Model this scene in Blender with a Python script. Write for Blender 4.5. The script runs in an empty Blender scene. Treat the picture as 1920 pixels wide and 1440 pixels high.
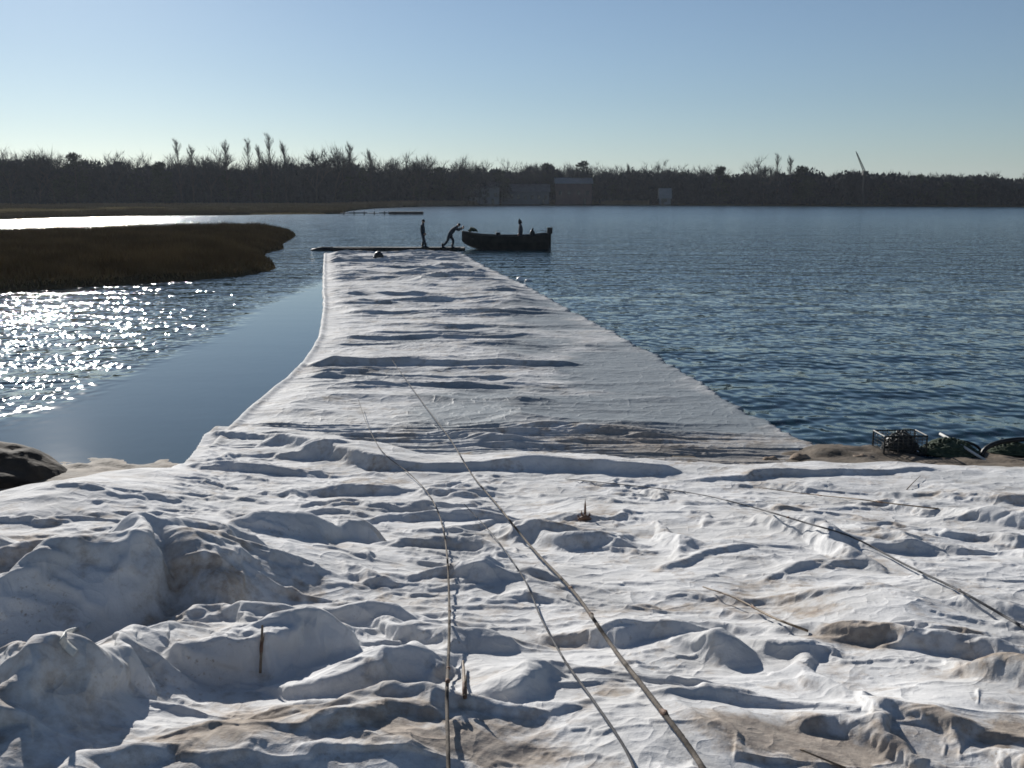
import bpy, math, random
import numpy as np
from mathutils import Vector, Matrix
random.seed(7); RNG = np.random.default_rng(7)
SC = bpy.context.scene; COL = SC.collection
R = math.radians

# ------------------------------------------------------------------ camera
CAM_H = 3.4; PITCH = R(11.1); FPX = 1805.0
cd = bpy.data.cameras.new('camera'); cam = bpy.data.objects.new('camera', cd); COL.objects.link(cam)
cam.location = (0, 0, CAM_H); cam.rotation_euler = (math.pi/2 - PITCH, 0, 0)
cd.sensor_width = 36; cd.lens = FPX/1920*36; cd.clip_start = 0.05; cd.clip_end = 6000
SC.camera = cam
# ------------------------------------------------------------------ light
SUN_EL = R(21); SUN_AZ = R(-26)            # azimuth measured from +Y, negative = left
w = bpy.data.worlds.new('World'); SC.world = w; w.use_nodes = True
nt = w.node_tree; bg = nt.nodes['Background']
sky = nt.nodes.new('ShaderNodeTexSky'); sky.sky_type = 'NISHITA'; sky.sun_disc = False
sky.sun_elevation = SUN_EL; sky.sun_rotation = SUN_AZ
sky.air_density = 1.0; sky.dust_density = 0.18; sky.ozone_density = 1.6; sky.altitude = 0
tint = nt.nodes.new('ShaderNodeMix'); tint.data_type = 'RGBA'; tint.blend_type = 'MULTIPLY'; tint.inputs[0].default_value = 1
hs = nt.nodes.new('ShaderNodeHueSaturation'); hs.inputs['Saturation'].default_value = .77
nt.links.new(sky.outputs[0], hs.inputs['Color']); nt.links.new(hs.outputs[0], tint.inputs[6]); tint.inputs[7].default_value = (.77, .93, 1.13, 1)
nt.links.new(tint.outputs[2], bg.inputs[0]); bg.inputs[1].default_value = 0.05
sd = bpy.data.lights.new('sun', 'SUN'); sd.energy = 5.0; sd.angle = R(0.53); sd.color = (1, .955, .89)
sun = bpy.data.objects.new('sun', sd); COL.objects.link(sun)
sun.rotation_euler = (math.pi/2 - SUN_EL, 0, math.pi - SUN_AZ)
SDIR = Vector((math.sin(SUN_AZ)*math.cos(SUN_EL), math.cos(SUN_AZ)*math.cos(SUN_EL), math.sin(SUN_EL)))
sun.rotation_euler = (-SDIR).to_track_quat('-Z', 'Y').to_euler()
SC.view_settings.view_transform = 'Standard'; SC.view_settings.look = 'None'
SC.cycles.filter_width = 1.7; SC.cycles.diffuse_bounces = 2
SC.view_settings.exposure = 0.36; SC.view_settings.gamma = 1

# ------------------------------------------------------------------ helpers
def ray(u, v):
    X = (u-960)/FPX; Y = (720-v)/FPX
    return np.array([X, math.cos(PITCH)+math.sin(PITCH)*Y, -math.sin(PITCH)+math.cos(PITCH)*Y])
def P(u, v, z=0.0):
    d = ray(u, v); t = (z-CAM_H)/d[2]; return np.array([d[0]*t, d[1]*t, z])
def PD(u, v, y):
    d = ray(u, v); t = y/d[1]; return np.array([d[0]*t, y, CAM_H+d[2]*t])

def tag(o, label=None, cat=None, group=None, kind=None):
    if label: o['label'] = label
    if cat: o['category'] = cat
    if group: o['group'] = group
    if kind: o['kind'] = kind
    return o
def empty(name, loc=(0, 0, 0), rz=0):
    o = bpy.data.objects.new(name, None); COL.objects.link(o); o.location = loc; o.rotation_euler = (0, 0, rz)
    o.empty_display_size = .1; return o
def link(name, me, mat=None, parent=None, smooth=False):
    if mat: me.materials.append(mat)
    o = bpy.data.objects.new(name, me); COL.objects.link(o)
    if parent: o.parent = parent
    if smooth: me.polygons.foreach_set('use_smooth', np.ones(len(me.polygons), bool))
    return o
def np_mesh(name, V, F, attrs=None):
    """V (n,3), F (m,k) all the same k"""
    me = bpy.data.meshes.new(name); V = np.asarray(V, np.float32); F = np.asarray(F, np.int32)
    m, k = F.shape
    me.vertices.add(len(V)); me.vertices.foreach_set('co', V.ravel())
    me.loops.add(m*k); me.loops.foreach_set('vertex_index', F.ravel())
    me.polygons.add(m); me.polygons.foreach_set('loop_start', np.arange(0, m*k, k, dtype=np.int32))
    me.update(calc_edges=True)
    for a, val in (attrs or {}).items():
        at = me.attributes.new(a, 'FLOAT', 'POINT'); at.data.foreach_set('value', np.asarray(val, np.float32).ravel())
    return me
def grid_faces(nr, nc):
    i = np.arange(nr-1)[:, None]*nc + np.arange(nc-1)[None, :]
    return np.stack([i, i+1, i+nc+1, i+nc], -1).reshape(-1, 4)
_T = RNG.permutation(4096); _A = RNG.random(4096)*2*np.pi
def perlin(x, y, seed=0):
    x = np.asarray(x, float); y = np.asarray(y, float)
    xi = np.floor(x).astype(int); yi = np.floor(y).astype(int); xf = x-xi; yf = y-yi
    def g(i, j, dx, dy):
        a = _A[_T[(_T[(i+seed*57) & 4095]+j) & 4095]]; return np.cos(a)*dx+np.sin(a)*dy
    u = xf**3*(xf*(xf*6-15)+10); v = yf**3*(yf*(yf*6-15)+10)
    a = g(xi, yi, xf, yf); b = g(xi+1, yi, xf-1, yf); c = g(xi, yi+1, xf, yf-1); d = g(xi+1, yi+1, xf-1, yf-1)
    return ((a*(1-u)+b*u)*(1-v)+(c*(1-u)+d*u)*v)*1.5
def fbm(x, y, o=4, seed=0, g=.5):
    s = 0; a = 1
    for i in range(o): s = s+a*perlin(x*2**i, y*2**i, seed+i); a *= g
    return s
def ss(a, b, x): t = np.clip((x-a)/(b-a), 0, 1); return t*t*(3-2*t)
def catmull(pts, n=8):
    p = np.array(pts, float); p = np.vstack([2*p[0]-p[1], p, 2*p[-1]-p[-2]]); out = []
    for i in range(1, len(p)-2):
        for t in np.linspace(0, 1, n, endpoint=False):
            a, b, c, d = p[i-1], p[i], p[i+1], p[i+2]
            out.append(.5*((2*b)+(c-a)*t+(2*a-5*b+4*c-d)*t*t+(3*b-a-3*c+d)*t**3))
    out.append(p[-2]); return np.array(out)

class MB:
    def __init__(s): s.v = []; s.f = []
    def add(s, vs, fs):
        b = len(s.v); s.v += [tuple(map(float, q)) for q in vs]; s.f += [tuple(b+i for i in f) for f in fs]; return s
    def box(s, c, d, rz=0, rx=0, ry=0):
        M = Matrix.Rotation(rz, 3, 'Z') @ Matrix.Rotation(ry, 3, 'Y') @ Matrix.Rotation(rx, 3, 'X')
        vs = [Vector(c)+M @ Vector((x*d[0]/2, y*d[1]/2, z*d[2]/2)) for x in (-1, 1) for y in (-1, 1) for z in (-1, 1)]
        return s.add(vs, [(0, 1, 3, 2), (4, 6, 7, 5), (0, 4, 5, 1), (2, 3, 7, 6), (0, 2, 6, 4), (1, 5, 7, 3)])
    def tube(s, pts, r, n=8, caps=True):
        pts = [Vector(p) for p in pts]; rs = r if hasattr(r, '__len__') else [r]*len(pts); vs = []; fs = []
        up = None
        for i, p in enumerate(pts):
            t = (pts[min(i+1, len(pts)-1)]-pts[max(i-1, 0)]).normalized()
            if up is None: up = t.orthogonal().normalized()
            up = (up-t*up.dot(t)).normalized(); sd_ = t.cross(up)
            for k in range(n):
                a = 2*math.pi*k/n; vs.append(p+(up*math.cos(a)+sd_*math.sin(a))*rs[i])
        for i in range(len(pts)-1):
            for k in range(n): fs.append((i*n+k, i*n+(k+1) % n, (i+1)*n+(k+1) % n, (i+1)*n+k))
        if caps: fs += [tuple(reversed(range(n))), tuple(range((len(pts)-1)*n, len(pts)*n))]
        return s.add(vs, fs)
    def build(s, name, mat, parent=None, smooth=False, bevel=0):
        me = bpy.data.meshes.new(name); me.from_pydata(s.v, [], s.f); me.update()
        o = link(name, me, mat, parent, smooth)
        if bevel:
            m = o.modifiers.new('bevel', 'BEVEL'); m.width = bevel; m.segments = 2; m.limit_method = 'ANGLE'
        return o

# ------------------------------------------------------------------ materials
def newmat(name):
    m = bpy.data.materials.new(name); m.use_nodes = True; n = m.node_tree
    return m, n, n.nodes['Principled BSDF'], n.links
def N(n, t, **k):
    x = n.nodes.new(t)
    for a, b in k.items(): setattr(x, a, b)
    return x
def noise_mat(name, c1, c2, scale=5, rough=.85, bump=.3, bscale=None, bdist=.01, detail=6, spec=.3):
    m, n, b, L = newmat(name)
    tc = N(n, 'ShaderNodeTexCoord'); nz = N(n, 'ShaderNodeTexNoise'); nz.inputs['Scale'].default_value = scale
    nz.inputs['Detail'].default_value = detail; L.new(tc.outputs['Object'], nz.inputs['Vector'])
    cr = N(n, 'ShaderNodeValToRGB'); cr.color_ramp.elements[0].position = .35; cr.color_ramp.elements[1].position = .65
    cr.color_ramp.elements[0].color = (*c1, 1); cr.color_ramp.elements[1].color = (*c2, 1)
    L.new(nz.outputs['Fac'], cr.inputs[0]); L.new(cr.outputs[0], b.inputs['Base Color'])
    b.inputs['Roughness'].default_value = rough; b.inputs['Specular IOR Level'].default_value = spec
    if bump:
        n2 = N(n, 'ShaderNodeTexNoise'); n2.inputs['Scale'].default_value = bscale or scale*4; n2.inputs['Detail'].default_value = 5
        L.new(tc.outputs['Object'], n2.inputs['Vector'])
        bp = N(n, 'ShaderNodeBump'); bp.inputs['Strength'].default_value = bump; bp.inputs['Distance'].default_value = bdist
        L.new(n2.outputs['Fac'], bp.inputs['Height']); L.new(bp.outputs[0], b.inputs['Normal'])
    return m

def fabric_mat():
    m, n, b, L = newmat('white_geotextile')
    tc = N(n, 'ShaderNodeTexCoord')
    def noise(s, d=6, r=.55, vec=None):
        z = N(n, 'ShaderNodeTexNoise'); z.inputs['Scale'].default_value = s; z.inputs['Detail'].default_value = d
        z.inputs['Roughness'].default_value = r; L.new(vec or tc.outputs['Object'], z.inputs['Vector']); return z
    def mix(f, a, c):
        x = N(n, 'ShaderNodeMix', data_type='RGBA'); L.new(f, x.inputs[0])
        for i, q in ((6, a), (7, c)):
            if isinstance(q, tuple): x.inputs[i].default_value = (*q, 1)
            else: L.new(q, x.inputs[i])
        return x.outputs[2]
    def mth(op, a, c=None, cl=False):
        x = N(n, 'ShaderNodeMath', operation=op); x.use_clamp = cl
        for i, q in ((0, a), (1, c)):
            if q is None: continue
            if isinstance(q, (int, float)): x.inputs[i].default_value = q
            else: L.new(q, x.inputs[i])
        return x.outputs[0]
    def ramp(f, lo, hi):
        x = N(n, 'ShaderNodeMapRange'); x.inputs[1].default_value = lo; x.inputs[2].default_value = hi; x.clamp = True
        L.new(f, x.inputs[0]); return x.outputs[0]
    grime = ramp(noise(1.7, 8, .65).outputs['Fac'], .42, .75)
    base = mix(grime, (.60, .60, .60), (.40, .395, .385))
    # fine speckle of mud
    sp = ramp(noise(38, 4, .7).outputs['Fac'], .57, .68)
    spm = ramp(noise(2.3, 4).outputs['Fac'], .5, .62)
    base = mix(mth('MULTIPLY', mth('MULTIPLY', sp, spm), .8), base, (.30, .25, .20))
    da = N(n, 'ShaderNodeAttribute', attribute_name='dirt').outputs['Fac']
    dn = noise(14, 8, .7).outputs['Fac']
    dm = ramp(mth('ADD', da, mth('MULTIPLY', mth('SUBTRACT', dn, .5), 2.0)), .25, .95)
    dcol = mix(ramp(noise(22, 5).outputs['Fac'], .4, .6), (.17, .115, .07), (.32, .25, .18))
    base = mix(mth('MULTIPLY', dm, .72), base, dcol)
    wa = N(n, 'ShaderNodeAttribute', attribute_name='wet').outputs['Fac']
    base = mix(wa, base, (.20, .225, .24))
    L.new(base, b.inputs['Base Color'])
    ro = N(n, 'ShaderNodeMapRange'); ro.inputs[3].default_value = .85; ro.inputs[4].default_value = .48; L.new(wa, ro.inputs[0])
    L.new(ro.outputs[0], b.inputs['Roughness']); b.inputs['Specular IOR Level'].default_value = .15
    h = mth('ADD', mth('MULTIPLY', noise(7, 5, .55).outputs['Fac'], .5), mth('MULTIPLY', noise(60, 4, .65).outputs['Fac'], .14))
    for sc_, am in ((2.3, .30), (6.0, .12)):
        h = mth('ADD', h, mth('MULTIPLY', mth('POWER', mth('SUBTRACT', 1.0, mth('MULTIPLY', mth('ABSOLUTE', mth('SUBTRACT', noise(sc_, 1, .5).outputs['Fac'], .5)), 9.0), True), 3.0), am))
    h = mth('ADD', h, mth('MULTIPLY', noise(420, 2).outputs['Fac'], .035))
    bp = N(n, 'ShaderNodeBump'); bp.inputs['Distance'].default_value = .022; bp.inputs['Strength'].default_value = .9
    L.new(h, bp.inputs['Height']); L.new(bp.outputs[0], b.inputs['Normal'])
    return m
FAB = fabric_mat()

def water_mat():
    m, n, b, L = newmat('lake_water')
    tc = N(n, 'ShaderNodeTexCoord')
    b.inputs['Base Color'].default_value = (.012, .035, .05, 1); b.inputs['IOR'].default_value = 1.333
    b.inputs['Roughness'].default_value = .05
    ch = N(n, 'ShaderNodeAttribute', attribute_name='chop').outputs['Fac']
    def nz(s, sx, sy, d=3, rot=0, r=.5):
        mp = N(n, 'ShaderNodeMapping'); mp.inputs['Scale'].default_value = (sx, sy, 1); mp.inputs['Rotation'].default_value = (0, 0, rot)
        L.new(tc.outputs['Object'], mp.inputs['Vector'])
        z = N(n, 'ShaderNodeTexNoise'); z.inputs['Scale'].default_value = s; z.inputs['Detail'].default_value = d; z.inputs['Roughness'].default_value = r
        L.new(mp.outputs[0], z.inputs['Vector']); return z.outputs['Fac']
    def mth(op, a, c):
        x = N(n, 'ShaderNodeMath', operation=op)
        for i, q in ((0, a), (1, c)):
            if isinstance(q, (int, float)): x.inputs[i].default_value = q
            else: L.new(q, x.inputs[i])
        return x.outputs[0]
    h = mth('ADD', mth('MULTIPLY', nz(.9, .6, 1.2, 0, .25), .13), mth('MULTIPLY', nz(3.1, 1.5, 1.2, 0, -.2), .058))
    h = mth('ADD', h, mth('MULTIPLY', nz(7, 1, .38, 0, .1), .009))
    h = mth('ADD', h, mth('MULTIPLY', nz(.16, .5, 1.4, 3, .15, .6), .26))
    bp = N(n, 'ShaderNodeBump'); bp.inputs['Distance'].default_value = 1.0
    L.new(h, bp.inputs['Height']); L.new(ch, bp.inputs['Strength']); L.new(bp.outputs[0], b.inputs['Normal'])
    sx = N(n, 'ShaderNodeSeparateXYZ'); L.new(tc.outputs['Object'], sx.inputs[0])
    rr = N(n, 'ShaderNodeMapRange'); rr.inputs[1].default_value = 35; rr.inputs[2].default_value = 190; rr.inputs[3].default_value = .048; rr.inputs[4].default_value = .22
    L.new(sx.outputs['Y'], rr.inputs[0]); L.new(rr.outputs[0], b.inputs['Roughness'])
    return m
WATER = water_mat()
MUD = noise_mat('shore_mud', (.06, .048, .035), (.17, .135, .10), 3.5, .8, .6, 20, .02)
FARLAND = noise_mat('marsh_ground', (.045, .038, .02), (.10, .082, .045), .15, .95, .5, .8, .3, spec=0)
MARSH = noise_mat('marsh_soil', (.06, .042, .022), (.11, .078, .04), .8, .95, .5, 4, .1, spec=0)
GRASSM = noise_mat('dead_marsh_grass', (.10, .07, .035), (.19, .135, .068), .5, .95, 0, spec=0)
REEDM = noise_mat('far_reeds', (.14, .105, .06), (.22, .17, .10), .12, .95, 0, spec=0)
BARK = noise_mat('bark', (.035, .03, .026), (.06, .052, .045), 2, .95, 0)
TWIG = noise_mat('bare_twigs', (.016, .021, .026), (.032, .038, .044), .4, .95, 0)
EVER = noise_mat('evergreen_needles', (.014, .026, .014), (.035, .05, .026), .5, .9, 0)
STALK = noise_mat('dry_reed', (.11, .08, .055), (.23, .175, .12), 30, .6, .3, 120, .002)
SHEATH = noise_mat('reed_joint', (.11, .06, .04), (.20, .12, .08), 40, .7, .3)
DARKP = noise_mat('black_plastic', (.008, .009, .010), (.018, .02, .02), 12, .45, .2)
WIRE = noise_mat('coated_wire', (.012, .014, .014), (.03, .032, .03), 30, .5, .2)
NETG = noise_mat('green_net', (.02, .035, .022), (.05, .07, .04), 20, .8, .4)
ROCKM = noise_mat('weedy_rock', (.014, .011, .008), (.07, .05, .032), 3.0, .85, .8, 7, .03)
HULL = noise_mat('boat_paint', (.014, .016, .014), (.035, .032, .028), 3, .5, .1)
CLOTH1 = noise_mat('dark_workwear', (.018, .024, .035), (.035, .045, .06), 8, .85, .2)
SKIN = noise_mat('skin', (.36, .22, .16), (.42, .27, .2), 20, .6, 0)
HAIR = noise_mat('dark_hat', (.012, .012, .014), (.025, .025, .03), 30, .9, 0)
PALE = noise_mat('pale_pole', (.42, .43, .42), (.60, .6, .57), 14, .6, .2)
WOODG = noise_mat('wet_timber', (.03, .032, .035), (.06, .062, .065), 4, .7, .3)
WHITEP = noise_mat('white_plastic', (.7, .7, .68), (.8, .8, .78), 6, .4, 0)

# ------------------------------------------------------------------ ground profile
_yy = np.array([-30, 0, 2, 4, 7, 10, 11.8, 12.6, 14, 18, 40, 90]); _zz = np.array([2.2, 1.78, 1.62, 1.28, .72, .20, .045, -.01, -.12, -.7, -2, -2.5])
def terrain_z(x, y):
    x = np.asarray(x, float); y = np.asarray(y, float)
    s = 0
    for o, wt in ((-.5, .25), (0, .5), (.5, .25)): s = s+wt*np.interp(y+o, _yy, _zz)
    return s
def base_z(x, y): return np.maximum(terrain_z(x, y), -.02)+.07
def G(u, v, dz=0):
    d = ray(u, v); t = .5
    for i in range(4000):
        p = d*t
        if CAM_H+p[2] <= float(base_z(p[0], p[1]))+dz or t > 120: break
        t += .01 if t < 20 else .1
    return np.array([p[0], p[1], CAM_H+p[2]])

# ------------------------------------------------------------------ fold features: (u, v of crest, v of shadow end)
FE = [
 (1.6, [(390,808,814),(430,808,825),(500,813,836),(560,823,850),(620,838,868),(700,860,887),(800,871,889),(900,868,887),(1000,864,888),(1100,868,893),(1200,874,896),(1295,882,890)]),
 (1.45, [(1250,900,903),(1350,888,904),(1450,882,900),(1600,880,893),(1760,876,882)]),
 (.8, [(1060,898,900),(1130,900,910),(1200,903,912),(1260,912,914)]),
 (1.0, [(345,880,882),(420,878,895),(520,878,898),(585,885,888)]),
 (.92, [(-200,1000,1180),(20,1002,1240),(100,998,1250),(160,1006,1240),(215,1003,1240),(240,984,1210),(275,975,1195),(320,984,1200),(360,1010,1205),(390,1060,1200),(425,1115,1190),(458,1165,1172)]),
 (1.0, [(385,1004,1060),(440,1006,1080),(480,995,1082),(520,987,1078),(570,989,1065),(620,998,1045),(650,985,1042),(680,976,1035),(705,980,995)]),
 (1.45, [(700,975,980),(760,990,998),(820,990,1000),(880,982,995),(945,972,976)]),
 (1.0, [(955,985,988),(1000,990,1010),(1050,995,1028),(1100,998,1030),(1150,1000,1020),(1195,998,1000)]),
 (1.0, [(735,1038,1040),(780,1020,1040),(830,1015,1035),(880,1018,1032),(935,1026,1030)]),
 (1.0, [(745,1102,1105),(800,1085,1102),(850,1078,1102),(900,1078,1112),(930,1070,1095),(960,1065,1085),(1010,1070,1092),(1085,1087,1092)]),
 (1.0, [(322,1262,1285),(345,1232,1300),(400,1218,1303),(450,1197,1303),(500,1172,1300),(550,1160,1290),(600,1162,1275),(650,1180,1250),(700,1212,1222)]),
 (1.45, [(480,1288,1292),(560,1275,1325),(620,1262,1330),(700,1240,1320),(760,1222,1295),(800,1213,1275),(850,1238,1262)]),
 (1.45, [(655,1198,1200),(720,1178,1198),(780,1172,1208),(838,1178,1210),(860,1190,1195)]),
 (1.45, [(1005,1178,1180),(1040,1172,1197),(1100,1168,1210),(1160,1170,1224),(1220,1168,1214),(1280,1172,1215),(1345,1178,1190)]),
 (1.0, [(1312,1215,1250),(1330,1185,1262),(1355,1180,1265),(1385,1190,1215)]),
 (1.45, [(1375,1190,1215),(1450,1205,1245),(1520,1215,1250),(1590,1238,1242)]),
 (1.0, [(950,1345,1350),(975,1285,1352),(1005,1266,1325),(1040,1266,1290),(1080,1276,1280)]),
 (1.0, [(1285,1315,1320),(1330,1305,1350),(1390,1305,1348),(1450,1325,1340),(1480,1335,1338)]),
 (1.0, [(1485,1390,1393),(1520,1360,1396),(1580,1360,1402),(1640,1383,1425),(1700,1420,1460)]),
 (1.0, [(1760,1290,1295),(1800,1270,1300),(1850,1255,1322),(1900,1250,1332),(1960,1258,1340),(2050,1270,1280)]),
 (1.0, [(1760,1130,1135),(1800,1112,1150),(1850,1116,1162),(1905,1125,1172),(1960,1150,1170)]),
 (.8, [(1610,1015,1018),(1650,1008,1026),(1690,1005,1030),(1735,1014,1016)]),
 (.8, [(1215,1060,1063),(1260,1045,1068),(1320,1035,1050),(1380,1027,1042),(1430,1030,1034)]),
 (.9, [(850,1205,1215),(880,1185,1238),(925,1180,1238),(970,1195,1212)]),
 (1.45, [(930,1120,1124),(980,1114,1130),(1030,1120,1134),(1075,1136,1140)]),
 (.9, [(495,1340,1345),(530,1316,1350),(590,1308,1348),(650,1325,1340)]),
 (.8, [(1015,1368,1370),(1050,1350,1368),(1100,1340,1356),(1140,1338,1340)]),
 (.8, [(1500,955,957),(1560,950,960),(1620,948,958),(1700,956,958)]),
 (.8, [(1000,940,941),(900,940,943),(760,948,956),(640,950,956),(520,944,946)][::-1]),
 (.9, [(1180,1290,1292),(1240,1280,1300),(1300,1275,1292),(1330,1280,1284)]),
 (.9, [(-250,1250,1330),(-100,1230,1420),(0,1222,1445),(40,1260,1440),(60,1305,1340)]),
 (.9, [(560,1425,1440),(620,1398,1440),(680,1390,1425),(740,1405,1412)]),
 (.9, [(1780,930,932),(1850,925,940),(1920,922,945),(2050,925,940)]),
 (1.45, [(1180,1345,1347),(1240,1332,1350),(1400,1322,1350),(1560,1335,1362),(1700,1360,1388),(1850,1388,1415),(1990,1420,1422)]),
 (.8, [(1420,1090,1092),(1480,1060,1075),(1560,1045,1060),(1640,1052,1058)]),
 (.7, [(1380,960,962),(1440,955,968),(1500,962,972),(1540,975,977)]),
]
LUMPS = [  # u, v, rx, ry, h : broad swellings of the ground under the sheet
 (170,1330,.24,1.0,.20),(420,1440,.35,.3,.10),(720,1400,.35,.45,.12),(1650,1160,.45,.5,.14),(1100,1300,.5,.35,.08),(1500,1000,1.0,1.2,.10),
 (230,925,1.0,1.3,.20),(600,1060,.8,.6,.08),(1240,1400,.5,.4,.09),(1800,1330,.6,.5,.10),(60,960,1.2,.8,.15),(940,1100,.35,.4,.06),(1180,960,.8,.8,.08)]

def fold_height(x, y):
    H = np.zeros_like(x)
    for amt, pl in FE:
        c = catmull([(a, b, s) for a, b, s in pl], 6)
        W = []
        for k, (u, vc, vs) in enumerate(c):
            d0 = G(u, vc); dS = G(u, max(vs, vc+.5))
            D = np.hypot(*(d0[:2]-dS[:2]))
            r = ray(u, vc); ta = -r[2]/math.hypot(r[0], r[1]); te = math.tan(SUN_EL)
            slope = 0.16 if d0[1] < 11 else 0.0      # bank falls away from the camera
            h = D/(1/(te+slope)+1/max(ta-slope, .12))
            dc = h/max(ta-slope, .12)
            un = d0[:2]/np.hypot(*d0[:2])
            e = min(1, min(k, len(c)-1-k)/(len(c)*(.05 if amt > 1.4 else .14)))
            pos = d0[:2]-un*dc
            W.append((pos[0], pos[1], h*(amt if amt < 1.4 else amt-.4)*(e*e*(3-2*e))))
        W = np.array(W); hm = W[:, 2].max()+1e-4
        wf, wb = (.34, 4.5) if amt > 1.4 else (.62, 2.6)
        lo = W[:, :2].min(0)-hm*8; hi = W[:, :2].max(0)+hm*8
        m = (x > lo[0]) & (x < hi[0]) & (y > lo[1]) & (y < hi[1])
        if not m.any(): continue
        px, py = x[m], y[m]
        # meander so crests are not spline-smooth
        k = hm*(.05 if amt > 1.4 else .22); f = 1/(hm*4+.10)
        px = px+k*perlin(px*f, py*f, 31); py = py+k*perlin(px*f, py*f, 47)
        bd = np.full(px.shape, 1e9); bh = np.zeros_like(px); bs = np.zeros_like(px); sw = np.zeros_like(px)+1e-30
        for a, b in zip(W[:-1], W[1:]):
            t = b[:2]-a[:2]; l2 = t@t+1e-12
            q = np.clip(((px-a[0])*t[0]+(py-a[1])*t[1])/l2, 0, 1)
            dx = px-a[0]-q*t[0]; dy = py-a[1]-q*t[1]; d = dx*dx+dy*dy
            w_ = 1/(d+4e-4)**3; sw += w_; bh += w_*(a[2]+q*(b[2]-a[2])); bd = np.minimum(bd, d)
            bs += w_*(t[0]*dy-t[1]*dx)/math.sqrt(l2)
        d = np.sqrt(bd); h = np.maximum(bh/sw, 1e-4); bs = bs/sw
        front = np.clip(-bs/(d+1e-6)*.5+.5, 0, 1)
        wd = h*(wb*(1-front)+wf*front)+.012
        pr = np.where(front > .5, 1-ss(0, 2.0, d/wd), np.exp(-(d/wd)**1.25))
        pr = front*(1-ss(0, 1.9, d/wd))+(1-front)*np.exp(-(d/wd)**1.3)
        hh = h*pr
        cur = H[m]; kk = .03
        H[m] = np.maximum(cur, hh)+ .35*np.minimum(cur, hh)
    return H

def fold_layer(x, y, ang, lx, ly, w, seed):
    c, q = math.cos(ang), math.sin(ang); a = x*c+y*q; b = -x*q+y*c
    b = b+ly*.5*perlin(a/lx*1.2, b/ly*.25, seed+1)+ly*.12*perlin(a/lx*5, b/ly, seed+2)
    n = perlin(a/lx, b/ly, seed); return np.exp(-(n/w)**2)
def wrinkles(x, y, s=1.0):
    wx = x+.10*fbm(x*1.3, y*1.3, 2, 5); wy = y+.10*fbm(x*1.3+9, y*1.3, 2, 8)
    md = [ss(-.12, .38, perlin(x*.8+i*7, y*.8, 21+i)) for i in range(5)]
    h = .050*fold_layer(wx, wy, .10, 1.5, .42, .20, 300)*(.15+.85*md[0])
    h += .042*fold_layer(wx, wy, .75, 1.1, .36, .18, 310)*md[1]
    h += .042*fold_layer(wx, wy, -.65, 1.1, .34, .18, 320)*md[2]
    h += .020*fold_layer(wx, wy, .35, .7, .17, .20, 330)*md[3]
    h += .018*fold_layer(wx, wy, -1.2, .6, .16, .20, 340)*md[4]
    h += .009*fold_layer(wx, wy, -.25, .35, .075, .22, 350)*md[1]+.008*fold_layer(wx, wy, .9, .3, .07, .22, 360)*md[0]
    h += .0035*fold_layer(wx, wy, .2, .16, .034, .3, 370)*md[2]
    return s*(h+.045*fbm(x*.9, y*1.2, 3, 2))

def edge_y(X):   # far edge of the bank sheet as function of x/y
    pts = [(-2500,1150),(-900,1040),(-300,985),(0,948),(130,916),(240,903),(310,896),(350,872),(385,812),(405,796),(500,800),(600,812),(700,838),(800,852),(900,850),(1000,846),(1100,851),(1200,857),(1300,866),(1400,866),(1500,862),(1700,864),(1920,868),(2300,872),(3800,880)]
    W = np.array([G(u, v) for u, v in pts]); return np.interp(X, W[:, 0]/W[:, 1], W[:, 1])

SPOTS = [(1470,970,.10,.08,.6),(1560,1215,.0,.0,0),(1610,1215,.24,.07,1.1),(1640,1225,.1,.05,.8),(1820,1210,.1,.08,.8),(1230,1065,.08,.05,.6),(1245,1135,.12,.05,.7),
 (100,1070,.5,.25,.55),(200,1090,.3,.25,.4),(420,1385,.10,.16,1.0),(480,1400,.12,.16,.9),(1480,1300,.14,.05,.6),(1540,1415,.25,.08,1.0),(1380,1395,.2,.08,.7),(170,1290,.15,.05,.5),(290,1310,.1,.08,.5),
 (720,1300,.08,.06,.5),(1000,1050,.3,.05,.5),(1080,1005,.25,.08,.7),(1300,850,.8,.35,.7),(1150,830,1.0,.4,.8),(1420,850,.5,.3,.7),(900,1350,.1,.1,.4),(760,815,.3,.4,.6),(700,820,.3,.3,.5),(560,885,.25,.2,.6),
 (1860,1290,.3,.1,.7),(660,1350,.12,.08,.6),(870,1430,.3,.07,.8),(1130,1330,.1,.06,.5),(960,1430,.2,.06,.6),(1800,1400,.3,.08,.6),(1700,1380,.2,.05,.4),(1560,1130,.3,.1,.4),(860,1180,.15,.05,.5),(430,1150,.1,.08,.7),(1350,1130,.2,.05,.4),(60,1010,.3,.1,.6)]
_SW = [(G(u, v), rx, ry, a) for u, v, rx, ry, a in SPOTS if a > 0]
def dirt(x, y):
    d = (.31+.10*ss(6.5, 4, y))*ss(.08, .6, fbm(x*.9+3, y*.9, 5, 70))+.40*ss(.08, .5, fbm(x*3.1, y*3.1+7, 4, 75))
    for p, rx, ry, a in _SW:
        q = ((x-p[0])/rx)**2+((y-p[1])/ry/1.5)**2; d = d+a*.95*np.exp(-q)
    return d

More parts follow.
